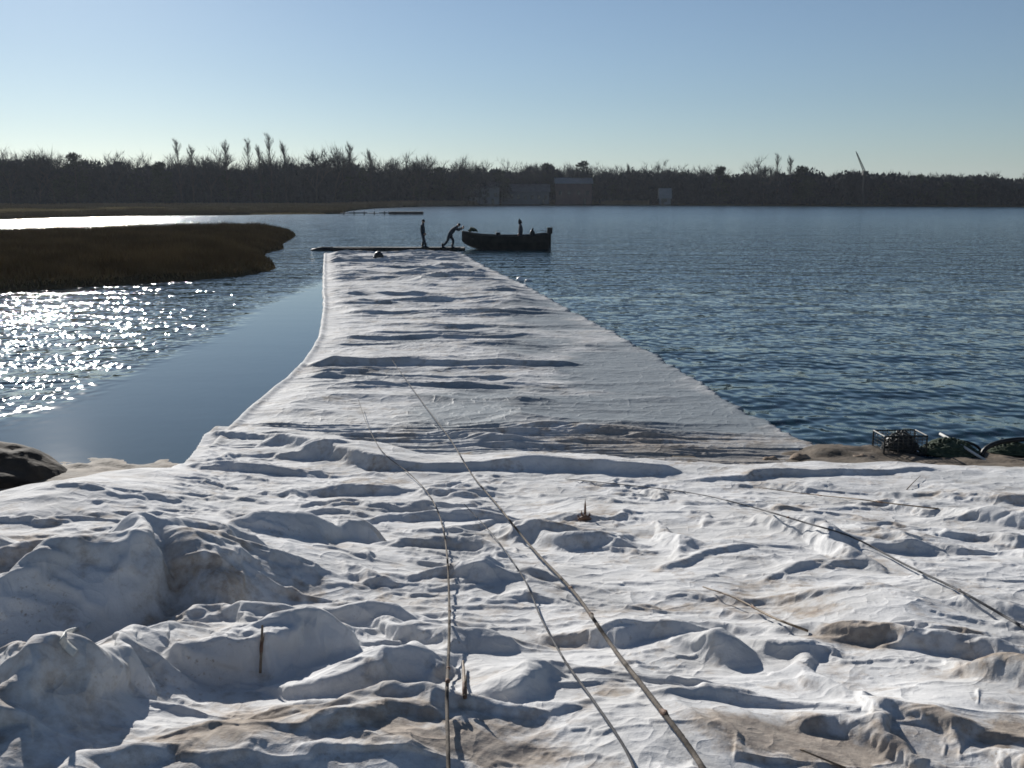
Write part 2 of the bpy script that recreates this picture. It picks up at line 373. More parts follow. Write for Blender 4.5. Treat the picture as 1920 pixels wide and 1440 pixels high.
# ------------------------------------------------------------------ bank sheet: cloth relaxed over the ground, coarse to fine
def up2(A):
    def ax(A):
        n = A.shape[0]; B = np.zeros((2*n-1,)+A.shape[1:]); B[::2] = A; m = (A[:-1]+A[1:])*.5
        if n > 3: m[1:-1] = (-A[:-3]+9*A[1:-2]+9*A[2:-1]-A[3:])/16
        B[1::2] = m; return B
    return np.swapaxes(ax(np.swapaxes(ax(A), 0, 1)), 0, 1)
def relax(Pn, ground, rests, iters, g, anchor, k_anchor=.004, bend=.5):
    """position based cloth: Pn (r,c,3); rests: list of (slices A, slices B, rest, only_push)"""
    for it in range(iters):
        Pn[..., 2] -= g
        Pn[..., :2] += k_anchor*(anchor[..., :2]-Pn[..., :2])
        for a, b, rest, push in rests:
            A, B = Pn[a], Pn[b]; D = B-A; L = np.sqrt((D*D).sum(-1))+1e-9; e = (L-rest)/L
            if push: e = np.minimum(e, 0)*bend
            D *= (e*.5)[..., None]; Pn[a] += D; Pn[b] -= D
        np.maximum(Pn[..., 2], ground, out=Pn[..., 2])
    return Pn
def make_rests(P0, ex, ey, bq):
    S = slice; out = []
    def add(a, b, f, push=False):
        out.append((a, b, np.sqrt(((P0[b]-P0[a])**2).sum(-1))*f, push))
    n, m = P0.shape[:2]; al = S(None)
    for p in (0, 1):
        k = (m-1-p)//2*2+p; a = (al, S(p, k, 2)); b = (al, S(p+1, k+1, 2)); add(a, b, 1+ex[a])
        k = (n-1-p)//2*2+p; a = (S(p, k, 2), al); b = (S(p+1, k+1, 2), al); add(a, b, 1+ey[a])
    for p in (0, 1):
        k = (n-1-p)//2*2+p
        a = (S(p, k, 2), S(0, -1)); b = (S(p+1, k+1, 2), S(1, None)); add(a, b, 1+.5*(ex[a]+ey[a]))
        a = (S(p, k, 2), S(1, None)); b = (S(p+1, k+1, 2), S(0, -1)); add(a, b, 1+.5*(ex[a]+ey[a]))
    for st in (0, 1, 2, 3):
        k = (m-2-st)//4*4+st
        if k > st: a = (al, S(st, k, 4)); b = (al, S(st+2, k+2, 4)); add(a, b, bq, True)
        k = (n-2-st)//4*4+st
        if k > st: a = (S(st, k, 4), al); b = (S(st+2, k+2, 4), al); add(a, b, bq, True)
    return out
def sheet():
    nr, nc = 1001, 1097
    U = np.linspace(-560, 2480, nc); X = (U-960)/FPX*1.03
    ey_ = edge_y(X); s = np.linspace(0, 1, nr)[:, None]
    y0 = 1.3; far = np.maximum(ey_+.15, 14.6-.9*ss(-.1, .5, X)); far = np.convolve(np.pad(far, 30, 'edge'), np.ones(61)/61, 'valid')
    y = y0*(far[None, :]/y0)**s; x = X[None, :]*y
    H = fold_height(x, y)
    for u, v, rx, ry, h in LUMPS:
        p = G(u, v); H += h*np.exp(-((x-p[0])/rx)**2-((y-p[1])/ry)**2)
    gr = base_z(x, y)+H+.03*fbm(x*1.1, y*1.5, 3, 2)
    e = ey_[None, :]-y
    mask = ss(.55, 1.6, e)
    mk = ss(-.22, .38, perlin(x*.45, y*.6, 201)); mk2 = ss(-.2, .4, perlin(x*.5+9, y*.5, 202)); mk3 = ss(-.02, .42, perlin(x*1.1, y*1.1, 203)); calmr = 1-.6*np.exp(-((x-2.6)/1.6)**2-((y-6.3)/1.6)**2); mk = mk*calmr; mk3 = mk3*calmr
    pos = None
    for lev, st in enumerate((8, 4, 2)):
        sl = (slice(None, None, st), slice(None, None, st))
        X0 = np.stack([x[sl], y[sl], gr[sl]], -1)
        base = X0 if pos is None else up2(pos)
        pos = base.copy(); cell = .0022*st*y[sl]
        if lev == 0:
            pos[..., 2] += mask[sl]*cell*(4.4*perlin(x[sl]*1.1, y[sl]*2.3, 210)+3.8*perlin((x[sl]+.8*y[sl])*1.1, (y[sl]-.7*x[sl])*2.0, 211)+2.6*perlin((x[sl]-.8*y[sl])*1.3, (y[sl]+.7*x[sl])*2.4, 212))+.01
            exx = mask[sl]*(.04+.12*mk2[sl]); eyy = mask[sl]*(.05+.13*mk[sl]); it = 260
        elif lev == 1:
            pos[..., 2] += mask[sl]*cell*1.3*perlin(x[sl]*4.5, y[sl]*7, 213)
            exx = mask[sl]*(.007+.035*mk3[sl]); eyy = mask[sl]*(.009+.042*mk3[sl]); it = 90
        else:
            pos[..., 2] += mask[sl]*cell*.8*perlin(x[sl]*9, y[sl]*14, 214)
            exx = mask[sl]*(.004+.025*mk3[sl]*mk2[sl]); eyy = mask[sl]*(.005+.03*mk3[sl]); it = 36
        pos = relax(pos, gr[sl], make_rests(base, exx, eyy, (.86, .90, .93)[lev]), it, .012*cell, X0, bend=(.6, .5, .45)[lev])
        for k in range((1, 1, 0)[lev]):   # soften
            q = pos.copy(); q[1:-1, 1:-1] = pos[1:-1, 1:-1]*.5+.125*(pos[:-2, 1:-1]+pos[2:, 1:-1]+pos[1:-1, :-2]+pos[1:-1, 2:]); pos = q
    pos = up2(pos)
    pos[..., 2] += wrinkles(x, y)*.22*mask-.02
    x, y, z = pos[..., 0], pos[..., 1], pos[..., 2]
    z -= .40*(1-ss(-.03, .09, e+.03*perlin(x*2.5, y*0, 240)))*ss(.35, -.1, e)
    d = dirt(x, y); wet = .5*ss(.15, .6, fbm(x*.6, y*.8, 4, 90))*ss(6, 9, y)*.4
    me = np_mesh('bank_sheet', pos.reshape(-1, 3), grid_faces(nr, nc), {'dirt': d, 'wet': wet})
    o = link('ground_sheet', me, FAB, None, True)
    tag(o, 'crumpled white geotextile sheet draped over the bank across the foreground', 'sheet')
    from mathutils.bvhtree import BVHTree
    c = pos[::2, ::2]; return BVHTree.FromPolygons(c.reshape(-1, 3).tolist(), grid_faces(*c.shape[:2]).tolist())
BVH = sheet()
def sheet_t(u, v):
    d = ray(u, v); h = BVH.ray_cast(Vector((0, 0, CAM_H)), Vector(d)); tp = (.10-CAM_H)/d[2]
    return tp if h[0] is None else min(tp, h[3]/float(np.linalg.norm(d)))
def on_sheet(u, v, lift=.0):
    d = ray(u, v); t = sheet_t(u, v); t = (t if t else 12.)-lift; p = d*t
    return np.array([p[0], p[1], CAM_H+p[2]])

# ------------------------------------------------------------------ floating mat
LE = [(330,898),(345,888),(410,818),(470,762),(545,700),(590,640),(602,585),(603,530),(606,477)]
RE = [(1600,868),(1540,845),(1510,832),(1400,772),(1270,690),(1165,632),(1080,588),(990,540),(925,508),(862,475)]
def ribbon():
    L = catmull([P(u, v)[:2] for u, v in LE], 10); Rr = catmull([P(u, v)[:2] for u, v in RE], 10)
    y0, y1 = 11.4, P(700, 476)[1]
    nr, nc = 1500, 520
    s = np.linspace(0, 1, nr); yy = y0*(y1/y0)**s
    xl = np.interp(yy, L[:, 1], L[:, 0]); xr = np.interp(yy, Rr[:, 1], Rr[:, 0])
    t = np.linspace(0, 1, nc)[None, :]
    jl = .03*perlin(yy*.8, yy*0, 3); jr = .14*perlin(yy*.9, yy*0+5, 5)+.09*perlin(yy*4, yy*0+5, 6)+.05*perlin(yy*11, yy*0+5, 7)
    xl = xl+jl; xr = xr+jr
    x = xl[:, None]*(1-t)+xr[:, None]*t; y = yy[:, None]+0*t
    y = y+.12*perlin(x*.35, y*.25, 9)
    # cross wrinkles
    wy = y+.25*perlin(x*.25, y*.5, 14)
    sc = np.clip(y/20, .7, 2.2)
    r1 = np.maximum(0, 1-np.abs(perlin(x*.12, wy*1.3/sc**.5, 15))*3.0)**1.5*.05
    r2 = np.maximum(0, 1-np.abs(perlin(x*.24+4, wy*3.0/sc**.7, 16))*2.8)**1.5*.022
    r3 = .016*fbm(x*1.5, y*3, 4, 18)
    r4 = np.maximum(0, 1-np.abs(perlin(x*.3+14, wy*4.6/sc**.7, 19))*2.6)**1.5*.024+np.maximum(0, 1-np.abs(perlin(x*.17+24, wy*2.2/sc**.7, 20))*4.0)**1.3*.035*ss(-.1, .3, perlin(x*.3, y*.3, 64))
    z = .035+(r1*1.2+r2+r4)*np.clip(y/17, .8, 2.1)*(.45+.65*ss(-.3, .2, perlin(x*.2, y*.18, 60)+.15))+r3
    z = .03+(z-.03)*(.15+.85*ss(.05, .9, (x-xl[:, None])))*(.3+.7*ss(.0, 1.2, (xr[:, None]-x)))
    # named ridges
    def ridge(pts, h, wf, wb):
        q = catmull([P(a, b)[:2] for a, b in pts], 6); yr = np.interp(x, q[:, 0], q[:, 1], left=-99, right=-99)
        taper = ss(q[0, 0], q[0, 0]+.8, x)*ss(q[-1, 0], q[-1, 0]-.8, x)
        d = y-yr
        return h*taper*np.where(d < 0, np.exp(-(d/wf)**2), np.exp(-(d/wb)**2))
    z += ridge([(555,690),(700,688),(800,688),(950,690),(1120,687)], .11, .09, .4)
    z += ridge([(530,716),(650,708),(760,712),(900,714),(1000,716)], .05, .06, .3)
    z += ridge([(790,815),(850,828),(920,835),(1020,842)], .10, .10, .3)
    z += ridge([(830,805),(950,806),(1080,812),(1300,835)], .06, .07, .3)
    z += ridge([(400,838),(480,826),(560,836),(640,850),(720,862)], .05, .06, .2)
    z += ridge([(620,590),(760,592),(930,588)], .08, .15, .5)
    z += ridge([(640,505),(760,508),(900,503)], .10, .3, .8)
    z += ridge([(660,632),(820,630),(1010,632)], .06, .1, .4)
    # puddled hollows and sinking right side
    pud = np.zeros_like(x)
    for u, v, rx, ry, a in ((880,770,1.1,1.6,1.0),(1100,770,1.6,1.5,.9),(1280,780,1.1,1.2,.8),(980,655,1.2,2.0,.6),(1150,700,1.4,2.5,.7),(1000,600,1.2,4,.5),(780,640,1.0,1.5,.4)):
        p = P(u, v); pud = np.maximum(pud, a*np.exp(-((x-p[0])/rx)**2-((y-p[1])/ry)**2))
    pud = np.clip(pud+.35*ss(.55, 1, t)*ss(11, 15, y)+.35*fbm(x*.7, y*1.2, 4, 40)*.6, 0, 1)
    z = z-.5*(z-.02)*ss(.3, .9, pud)
    edl = (x-xl[:, None]); edr = (xr[:, None]-x)
    z += .035*np.exp(-((edl-.10)/.08)**2)
    z += .03*np.exp(-((edr-.15)/.12)**2)*ss(-.2, .4, perlin(y*2.0, x, 34))
    z -= .12*(1-ss(0, .07, edl))+.10*(1-ss(0, .09, edr))
    z = np.where(y < 12.6, z-.02, z)
    wet = np.clip(.22+.38*fbm(x*.5, y*1.6, 5, 181)+1.0*ss(.10, .75, pud), 0, 1)*.92
    d = dirt(x, y)*.9+.22*ss(-.1, .5, fbm(x*.35, y*1.4, 5, 170))+.35*ss(.3, .9, t+0*y)*ss(17.5, 13, y)
    me = np_mesh('floating_mat', np.stack([x, y, z], -1).reshape(-1, 3), grid_faces(nr, nc), {'dirt': d, 'wet': wet})
    o = link('floating_mat', me, FAB, None, True)
    tag(o, 'long white geotextile mat floating out from the bank towards the boat', 'mat')
ribbon()

# ------------------------------------------------------------------ terrain and water
def terrain():
    xs = np.concatenate([np.linspace(-60, -9, 40), np.linspace(-8.8, 9, 260), np.linspace(9.3, 60, 40)]); ys = np.concatenate([np.linspace(-30, 8, 60), np.linspace(8.1, 15, 160), np.linspace(15.5, 90, 40)])
    x, y = np.meshgrid(xs, ys); z = terrain_z(x, y)
    z += .05*fbm(x*.8, y*.8, 4, 50)*ss(10, 12, y)+.03*fbm(x*3, y*3, 3, 55)*ss(10, 12, y)
    p = P(1580, 850); z += .07*np.exp(-((x-p[0])/.8)**2-((y-p[1])/.35)**2); z -= .05*ss(-3, -4, x)*ss(11, 12, y)+.04*ss(6.0, 7.0, x)*ss(11.6, 12.4, y)
    z -= .10*ss(11.5, 9, y)
    me = np_mesh('ground', np.stack([x, y, z], -1).reshape(-1, 3), grid_faces(len(ys), len(xs)))
    tag(link('ground', me, MUD, None, True), kind='structure')
terrain()

def water():
    # near part: real waves; far part: flat
    nr, nc = 1100, 1000
    yy = 9.5*(420/9.5)**np.linspace(0, 1, nr)[:, None]; X = np.linspace(-.78, .78, nc)[None, :]
    x = X*yy; y = yy+0*X
    chop, far = chop_at(x, y)
    dx = np.gradient(y, axis=0)
    def wave(lx, ly, amp, ang, seed):
        c, s_ = math.cos(ang), math.sin(ang); a = x*c+y*s_; b = -x*s_+y*c
        fade = ss(1.2, .35, dx*4/ly)
        return amp*fade*(1-2*np.abs(perlin(a/lx, b/ly, seed)))
    z = wave(1.9, .75, .013, .22, 80)+wave(1.1, .42, .010, -.12, 82)+wave(.5, .22, .006, .3, 84)
    z = z*np.clip(chop, 0, 1)
    z = z*ss(60, 30, y)-.01
    me = np_mesh('water', np.stack([x, y, z], -1).reshape(-1, 3), grid_faces(nr, nc), {'chop': chop})
    # outer sheet, a little lower, reaching behind everything
    o = link('water', me, WATER, None, True); tag(o, kind='structure')
    xs = np.linspace(-3000, 3000, 61); ys = np.linspace(-600, 4500, 61); a, b = np.meshgrid(xs, ys)
    me = np_mesh('open_water', np.stack([a, b, a*0-.06], -1).reshape(-1, 3), grid_faces(61, 61), {'chop': a*0+.6})
    tag(link('open_water', me, WATER, None, True), kind='structure')
def chop_at(x, y):
    L = catmull([P(u, v)[:2] for u, v in LE], 10)
    xl = np.interp(y, L[:, 1], L[:, 0])
    n = .5*fbm(x*.3, y*.12, 3, 99)
    leftc = ss(-7.0+n, -8.9+n, x)*ss(13.0, 16.5, y+n*2)
    leftc = np.maximum(leftc, ss(46, 62, y+n*6)*.8)
    gust = .95+.5*ss(-.5, .6, fbm(x*.25, y*.1, 4, 401))
    c = np.where(x < xl+2, .012+leftc*gust, 1.0)
    c = np.where(y > 62, np.maximum(c, .8), c)
    return c, None
water()

# ------------------------------------------------------------------ blades (grass, reeds) as crossed triangles
def blades(cx, cy, cz, h, wd, lean=.25):
    n = len(cx); a = RNG.random(n)*np.pi; ln = RNG.normal(0, lean, (n, 2))*h[:, None]
    V = np.zeros((n, 3, 3)); V[:, 0] = np.stack([cx-np.cos(a)*wd, cy-np.sin(a)*wd, cz], -1); V[:, 1] = np.stack([cx+np.cos(a)*wd, cy+np.sin(a)*wd, cz], -1)
    V[:, 2] = np.stack([cx+ln[:, 0], cy+ln[:, 1], cz+h], -1)
    return V.reshape(-1, 3), np.arange(n*3).reshape(-1, 3)
def in_poly(x, y, poly):
    r = np.zeros(x.shape, bool); j = len(poly)-1
    for i in range(len(poly)):
        xi, yi = poly[i]; xj, yj = poly[j]
        r ^= ((yi > y) != (yj > y)) & (x < (xj-xi)*(y-yi)/(yj-yi+1e-12)+xi); j = i
    return r
def poly_dist(x, y, poly):
    d = np.full(x.shape, 1e9)
    for a, b in zip(poly, np.roll(poly, -1, 0)):
        t = b-a; q = np.clip(((x-a[0])*t[0]+(y-a[1])*t[1])/(t@t+1e-9), 0, 1)
        d = np.minimum(d, np.hypot(x-a[0]-q*t[0], y-a[1]-q*t[1]))
    return d
def island():
    front = [(-900,600),(-400,570),(0,547),(130,540),(260,531),(400,522),(470,514),(512,503),(508,492),(492,484),(500,474),(530,466),(528,458),(548,446),(552,440)]
    pts = [P(u, v)[:2] for u, v in front]
    back = [P(535,436)[:2], P(500,433)[:2]+(0, 0), P(400, 434)[:2], P(200, 440)[:2], P(0, 446)[:2], P(-400, 460)[:2], P(-1200, 480)[:2]]
    poly = np.array([tuple(p) for p in pts+back])
    poly = catmull(list(poly)+[poly[0]], 5)[:-1]
    lo, hi = poly.min(0)-1, poly.max(0)+1
    xs = np.arange(max(lo[0], -70), hi[0], .3); ys = np.arange(lo[1], hi[1], .3); x, y = np.meshgrid(xs, ys)
    ins = in_poly(x, y, poly); d = poly_dist(x, y, poly)*np.where(ins, 1, -1)
    z = -.4+.65*ss(-.8, .5, d)+.25*ss(0, 5, d)+.05*fbm(x*.6, y*.6, 4, 61)
    keep = ss(-1, 0, d) > 0
    me = np_mesh('marsh_island', np.stack([x, y, z], -1).reshape(-1, 3), grid_faces(len(ys), len(xs)))
    tag(link('island', me, MARSH, None, True), kind='structure')
    n = 230000; gx = RNG.uniform(max(lo[0], -45), hi[0], n); gy = RNG.uniform(lo[1], hi[1], n)
    k = in_poly(gx, gy, poly) & (gx > -gy*.62-4); gx, gy = gx[k], gy[k]; dd = poly_dist(gx, gy, poly)
    h = (.18+.25*ss(0, 1.5, dd))*(.6+.8*RNG.random(len(gx)))*(1+.4*perlin(gx*.5, gy*.5, 63))
    gz = -.4+.65*ss(-.8, .5, dd)+.25*ss(0, 5, dd)-.04
    V, F = blades(gx, gy, gz, h, np.full(len(gx), .02)+.02*RNG.random(len(gx)), .35)
    o = link('marsh_grass', np_mesh('marsh_grass', V, F), GRASSM); tag(o, 'dense dark brown marsh grass covering the low spit on the left', 'grass', kind='stuff')
island()

SHORE = [(-1500,420),(-600,418),(0,412),(120,408),(250,405),(450,403),(640,401),(652,396),(700,391),(800,387),(960,384.6),(1150,384.4),(1300,385),(1600,386.5),(1920,388),(2400,391),(3200,395)]
SH = np.array([P(u, v)[:2] for u, v in SHORE])
def shore_y(x): return np.interp(x, SH[:, 0], SH[:, 1])
# shoreline folds back in plan near u=640..700, so order it as a polyline in angle instead
SHR = SH[:, 0]/SH[:, 1]
def shore_by_ang(r): return np.interp(r, SHR, SH[:, 1])
def far_land():
    r = np.linspace(-1.6, 1.6, 500)[None, :]; k = np.concatenate([[-3], np.linspace(0, 40, 60), np.linspace(45, 260, 40), [600, 1500]])[:, None]
    y = shore_by_ang(r)+k; x = r*y
    z = -.5+ .75*ss(-3, 2, k)+.5*ss(5, 60, k)+.12*fbm(x*.08, y*.08, 4, 66)+ss(100, 1500, k)*6
    nr, nc = y.shape
    me = np_mesh('far_shore', np.stack([x, y, z], -1).reshape(-1, 3), grid_faces(nr, nc))
    tag(link('far_shore', me, FARLAND, None, True), kind='structure')
    # reeds along the water
    n = 150000; rr = RNG.uniform(-.62, .14, n); kk = np.where(RNG.random(n) < .45, RNG.exponential(9, n)+.3, RNG.uniform(0, 170, n))
    ys = shore_by_ang(rr)+kk; xs = rr*ys; m = fbm(xs*.04, ys*.04, 3, 67) > -.25; xs, ys, kk, rr = xs[m], ys[m], kk[m], rr[m]
    h = (.5+.9*ss(-.20, -.08, rr))*(.5+.8*RNG.random(len(xs)))
    V, F = blades(xs, ys, .15+.5*ss(5, 60, kk), h, .05+.08*RNG.random(len(xs)), .12)
    tag(link('shore_reeds', np_mesh('shore_reeds', V, F), REEDM), 'low strip of dry brown reeds along the far shore', 'reeds', kind='stuff')
far_land()

# ------------------------------------------------------------------ trees
def tree_arrays(h, kind, seed):
    """returns (trunk V,F) (crown V,F): bare tree skeleton of three sided limbs plus twig slivers"""
    rg = np.random.default_rng(seed); segs = []; twigs = []
    def grow(p, d, ln, r, lv):
        q = p+d*ln; segs.append((p, q, r, r*.62)); nb = 3 if lv else 4
        if lv >= 4: 
            return
        for i in range(nb):
            sp = {'poplar': .28, 'round': .75, 'wide': .95, 'ever': .8}[kind]*(.7+.6*rg.random())
            a = rg.random()*2*np.pi; side = np.array([np.cos(a), np.sin(a), .1+.3*rg.random()])
            nd = d+side*sp; nd[2] = max(nd[2], .15); nd /= np.linalg.norm(nd)
            st = p+(q-p)*(.55+.45*rg.random()) if i else q
            grow(st, nd, ln*(.62+.2*rg.random()), r*.55, lv+1)
    if kind == 'poplar':
        top = np.array([rg.normal(0, .3), rg.normal(0, .3), h]); segs.append((np.zeros(3), top, h*.014, .03))
        for i in range(64):
            t = .15+.83*rg.random(); a = rg.random()*2*np.pi; st = top*t; L_ = h*(.10+.24*(1-t))*(.7+.5*rg.random())
            d = np.array([np.cos(a)*.42, np.sin(a)*.42, 1.]); d /= np.linalg.norm(d); segs.append((st, st+d*L_, .05, .015))
            for j in range(16):
                s = st+d*L_*rg.random(); e = s+np.array([rg.normal(0, .28), rg.normal(0, .28), .5+.7*rg.random()])*1.0; twigs.append((s, e, .030))
    elif kind == 'ever':
        segs.append((np.zeros(3), np.array([0, 0, h*.97]), h*.016, .03))
        cl = []
        for i in range(26):
            t = rg.random(); rad = h*.26*math.sin(math.pi*min(.97, .18+.8*t))**.7; a = rg.random()*6.28
            cl.append((np.array([np.cos(a)*rad*.7, np.sin(a)*rad*.7, h*(.15+.74*t)]), h*(.07+.06*rg.random())))
        for c0, r0 in cl:
            for i in range(110):
                d = rg.normal(0, 1, 3); d /= np.linalg.norm(d); c = c0+d*r0*rg.random()**.35*np.array([1.15, 1.15, .85]); s = .16+.26*rg.random()
                twigs.append((c, c+d*s*1.3+np.array([0, 0, .15]), s*.6))
    else:
        grow(np.zeros(3), np.array([rg.normal(0, .05), rg.normal(0, .05), 1.]), h*.30, h*.018, 0)
        ends = [s for s in segs if s[2] < h*.018*.2]
        for s in ends:
            for j in range(9):
                t = rg.random(); a = s[0]+(s[1]-s[0])*t; d = (s[1]-s[0]); d = d/(np.linalg.norm(d)+1e-6)
                e = a+(d+rg.normal(0, .55, 3)+np.array([0, 0, .25]))*h*.055*(.5+rg.random()); twigs.append((a, e, .04))
        zm = max(max(s[1][2] for s in segs), .1); f = h/zm*.96
        segs = [(a*f, b*f, r, q) for a, b, r, q in segs]; twigs = [(a*f, b*f, w_) for a, b, w_ in twigs]
    A = np.array([s[0] for s in segs]); B = np.array([s[1] for s in segs]); RA = np.array([s[2] for s in segs]); RB = np.array([s[3] for s in segs])
    D = B-A; D /= np.linalg.norm(D, axis=1)[:, None]+1e-9
    s1 = np.cross(D, [0.3, .9, .2]); s1 /= np.linalg.norm(s1, axis=1)[:, None]; s2 = np.cross(D, s1)
    V = np.zeros((len(A), 6, 3))
    for k in range(3):
        c, s = math.cos(k*2.0944), math.sin(k*2.0944)
        V[:, k] = A+(s1*c+s2*s)*RA[:, None]; V[:, k+3] = B+(s1*c+s2*s)*RB[:, None]
    base = np.arange(len(A))[:, None, None]*6; F = base+np.array([[0, 1, 4, 3], [1, 2, 5, 4], [2, 0, 3, 5]])[None]
    TA = np.array([t[0] for t in twigs]); TB = np.array([t[1] for t in twigs]); TW = np.array([t[2] for t in twigs])
    a = rg.random(len(TA))*2*np.pi; off = np.stack([np.cos(a), np.sin(a), rg.normal(0, .3, len(TA))], -1)*TW[:, None]
    TV = np.stack([TA-off, TA+off, TB], 1)
    return (V.reshape(-1, 3), F.reshape(-1, 4)), (TV.reshape(-1, 3), np.arange(len(TA)*3).reshape(-1, 3))
PROTO = {}
for kind, hs in (('round', (12, 101)), ('wide', (11, 103)), ('poplar', (18, 105)), ('ever', (12, 107)), ('round2', (13, 109)), ('poplar2', (16, 111)), ('wide2', (10, 113)), ('ever2', (9, 115))):
    k0 = kind.rstrip('2'); (V, F), (TV, TF) = tree_arrays(hs[0], k0, hs[1])
    PROTO[kind] = (hs[0], V, F, TV, TF)
def woodland():
    """the far wood: one mass of bare and evergreen trees behind the shore"""
    VS, FS, n0 = [], [], 0; VE, FE_, e0 = [], [], 0
    rows = [(6, 0), (16, 1), (28, 2), (45, 3)]
    for dk, rw in rows:
        r = -.66
        while r < .62:
            yb = max(shore_by_ang(r)+dk, wood_front(r)+dk*.8); x = r*yb+RNG.normal(0, 2); y = yb+RNG.normal(0, 3)
            u = 960+r*FPX
            hh = np.interp(u, [0, 300, 700, 900, 1300, 1500, 1920], [16.6, 15.9, 16.5, 15.3, 13.7, 12.1, 9.7])*(.74+.38*RNG.random())*(.86+.05*rw)
            ev = RNG.random() < np.interp(u, [0, 900, 1300, 1920], [.25, .3, .35, .5])
            kd = RNG.choice(['ever', 'ever2']) if ev else RNG.choice(['round', 'wide', 'round2', 'wide2'])
            h0, V, F, TV, TF = PROTO[kd]; s = hh/h0*(.85 if ev else 1); a = RNG.random()*6.28; c, q = math.cos(a), math.sin(a); M = np.array([[c, -q, 0], [q, c, 0], [0, 0, 1]])*s
            M[0] *= 1.15; M[1] *= 1.15
            step = 1 if rw < 2 else 1
            tv = TV.reshape(-1, 3, 3)
            if not ev: tv = tv[RNG.random(len(tv)) < .7]
            else: tv = tv[RNG.random(len(tv)) < .5]
            w_ = tv.reshape(-1, 3)@M.T+(x, y, .4)
            nn = len(w_)
            if ev: VE.append(w_); FE_.append(np.arange(nn).reshape(-1, 3)+e0); e0 += nn
            else: VS.append(w_); FS.append(np.arange(nn).reshape(-1, 3)+n0); n0 += nn
            if not ev:
                q_ = V.reshape(-1, 6, 3); kk = RNG.random(len(q_)) < .35; kk[:6] = True; q_ = q_[kk].reshape(-1, 3)@M.T+(x, y, .4)
                f = (np.arange(len(q_)//6)[:, None, None]*6+np.array([[0, 1, 4], [1, 2, 5], [2, 0, 3]])[None]).reshape(-1, 3)
                VS.append(q_); FS.append(f+n0); n0 += len(q_)
            r += 4.2/yb*(.7+.6*RNG.random())
    # undergrowth
    n = 170000; r = RNG.uniform(-.66, .62, n); k = RNG.uniform(3, 50, n); yb = np.maximum(shore_by_ang(r)+k, wood_front(r)+k); x = r*yb; u = 960+r*FPX
    top = np.interp(u, [0, 900, 1300, 1920], [13.4, 12.0, 10.5, 8.6])*(.82+.25*perlin(x*.06, yb*.03, 77)+.22*perlin(x*.22, yb*.1, 78)); z = .3+top*RNG.random(n)**.8
    a = RNG.random(n)*6.28; s = .25+.45*RNG.random(n)
    V = np.stack([np.stack([x-np.cos(a)*s, yb-np.sin(a)*s, z], -1), np.stack([x+np.cos(a)*s, yb+np.sin(a)*s, z+RNG.normal(0, .4, n)], -1), np.stack([x+RNG.normal(0, .3, n), yb, z+s*1.8], -1)], 1).reshape(-1, 3)
    VS.append(V); FS.append(np.arange(len(V)).reshape(-1, 3)+n0)
    o = link('far_woodland', np_mesh('far_woodland', np.vstack(VS), np.vstack(FS)), TWIG)
    tag(o, 'long dark mass of bare leafless woods lining the far shore', 'woods', kind='stuff')
    o = link('far_evergreens', np_mesh('far_evergreens', np.vstack(VE), np.vstack(FE_)), EVER)
    tag(o, 'dark evergreen trees mixed through the far woods', 'woods', kind='stuff')
def wood_front(r):
    u = 960+np.asarray(r)*FPX
    return np.interp(u, [-300, 0, 300, 640, 800, 1000, 1920], [285, 290, 300, 315, 325, 330, 270])
woodland()
def place_tree(u, vtop, kind, label, name, group, dist=None, cat='tree', wide=1.0):
    r = (u-960)/FPX; y = dist or (max(float(shore_by_ang(r))+6, float(wood_front(r))+2)); zt = PD(u, vtop, y)[2]
    h0, V, F, TV, TF = PROTO[kind]; s = (zt-.3)/h0
    zt -= 2.0 if 'ever' in kind else (3.0 if 'poplar' in kind else 1.2); s = (zt-.3)/h0; root = empty(name, (r*y*1.0, y, .3), RNG.random()*6.28); root.scale = (s*wide, s*wide, s)
    if kind not in TM:
        TM[kind] = (np_mesh('trunk', V, F), np_mesh('crown', TV, TF)); TM[kind][0].materials.append(BARK); TM[kind][1].materials.append(EVER if 'ever' in kind else TWIG)
    for nm, me in zip(('trunk', 'crown'), TM[kind]):
        o = bpy.data.objects.new(nm, me); COL.objects.link(o); o.parent = root
    tag(root, label, cat, group)
TM = {}
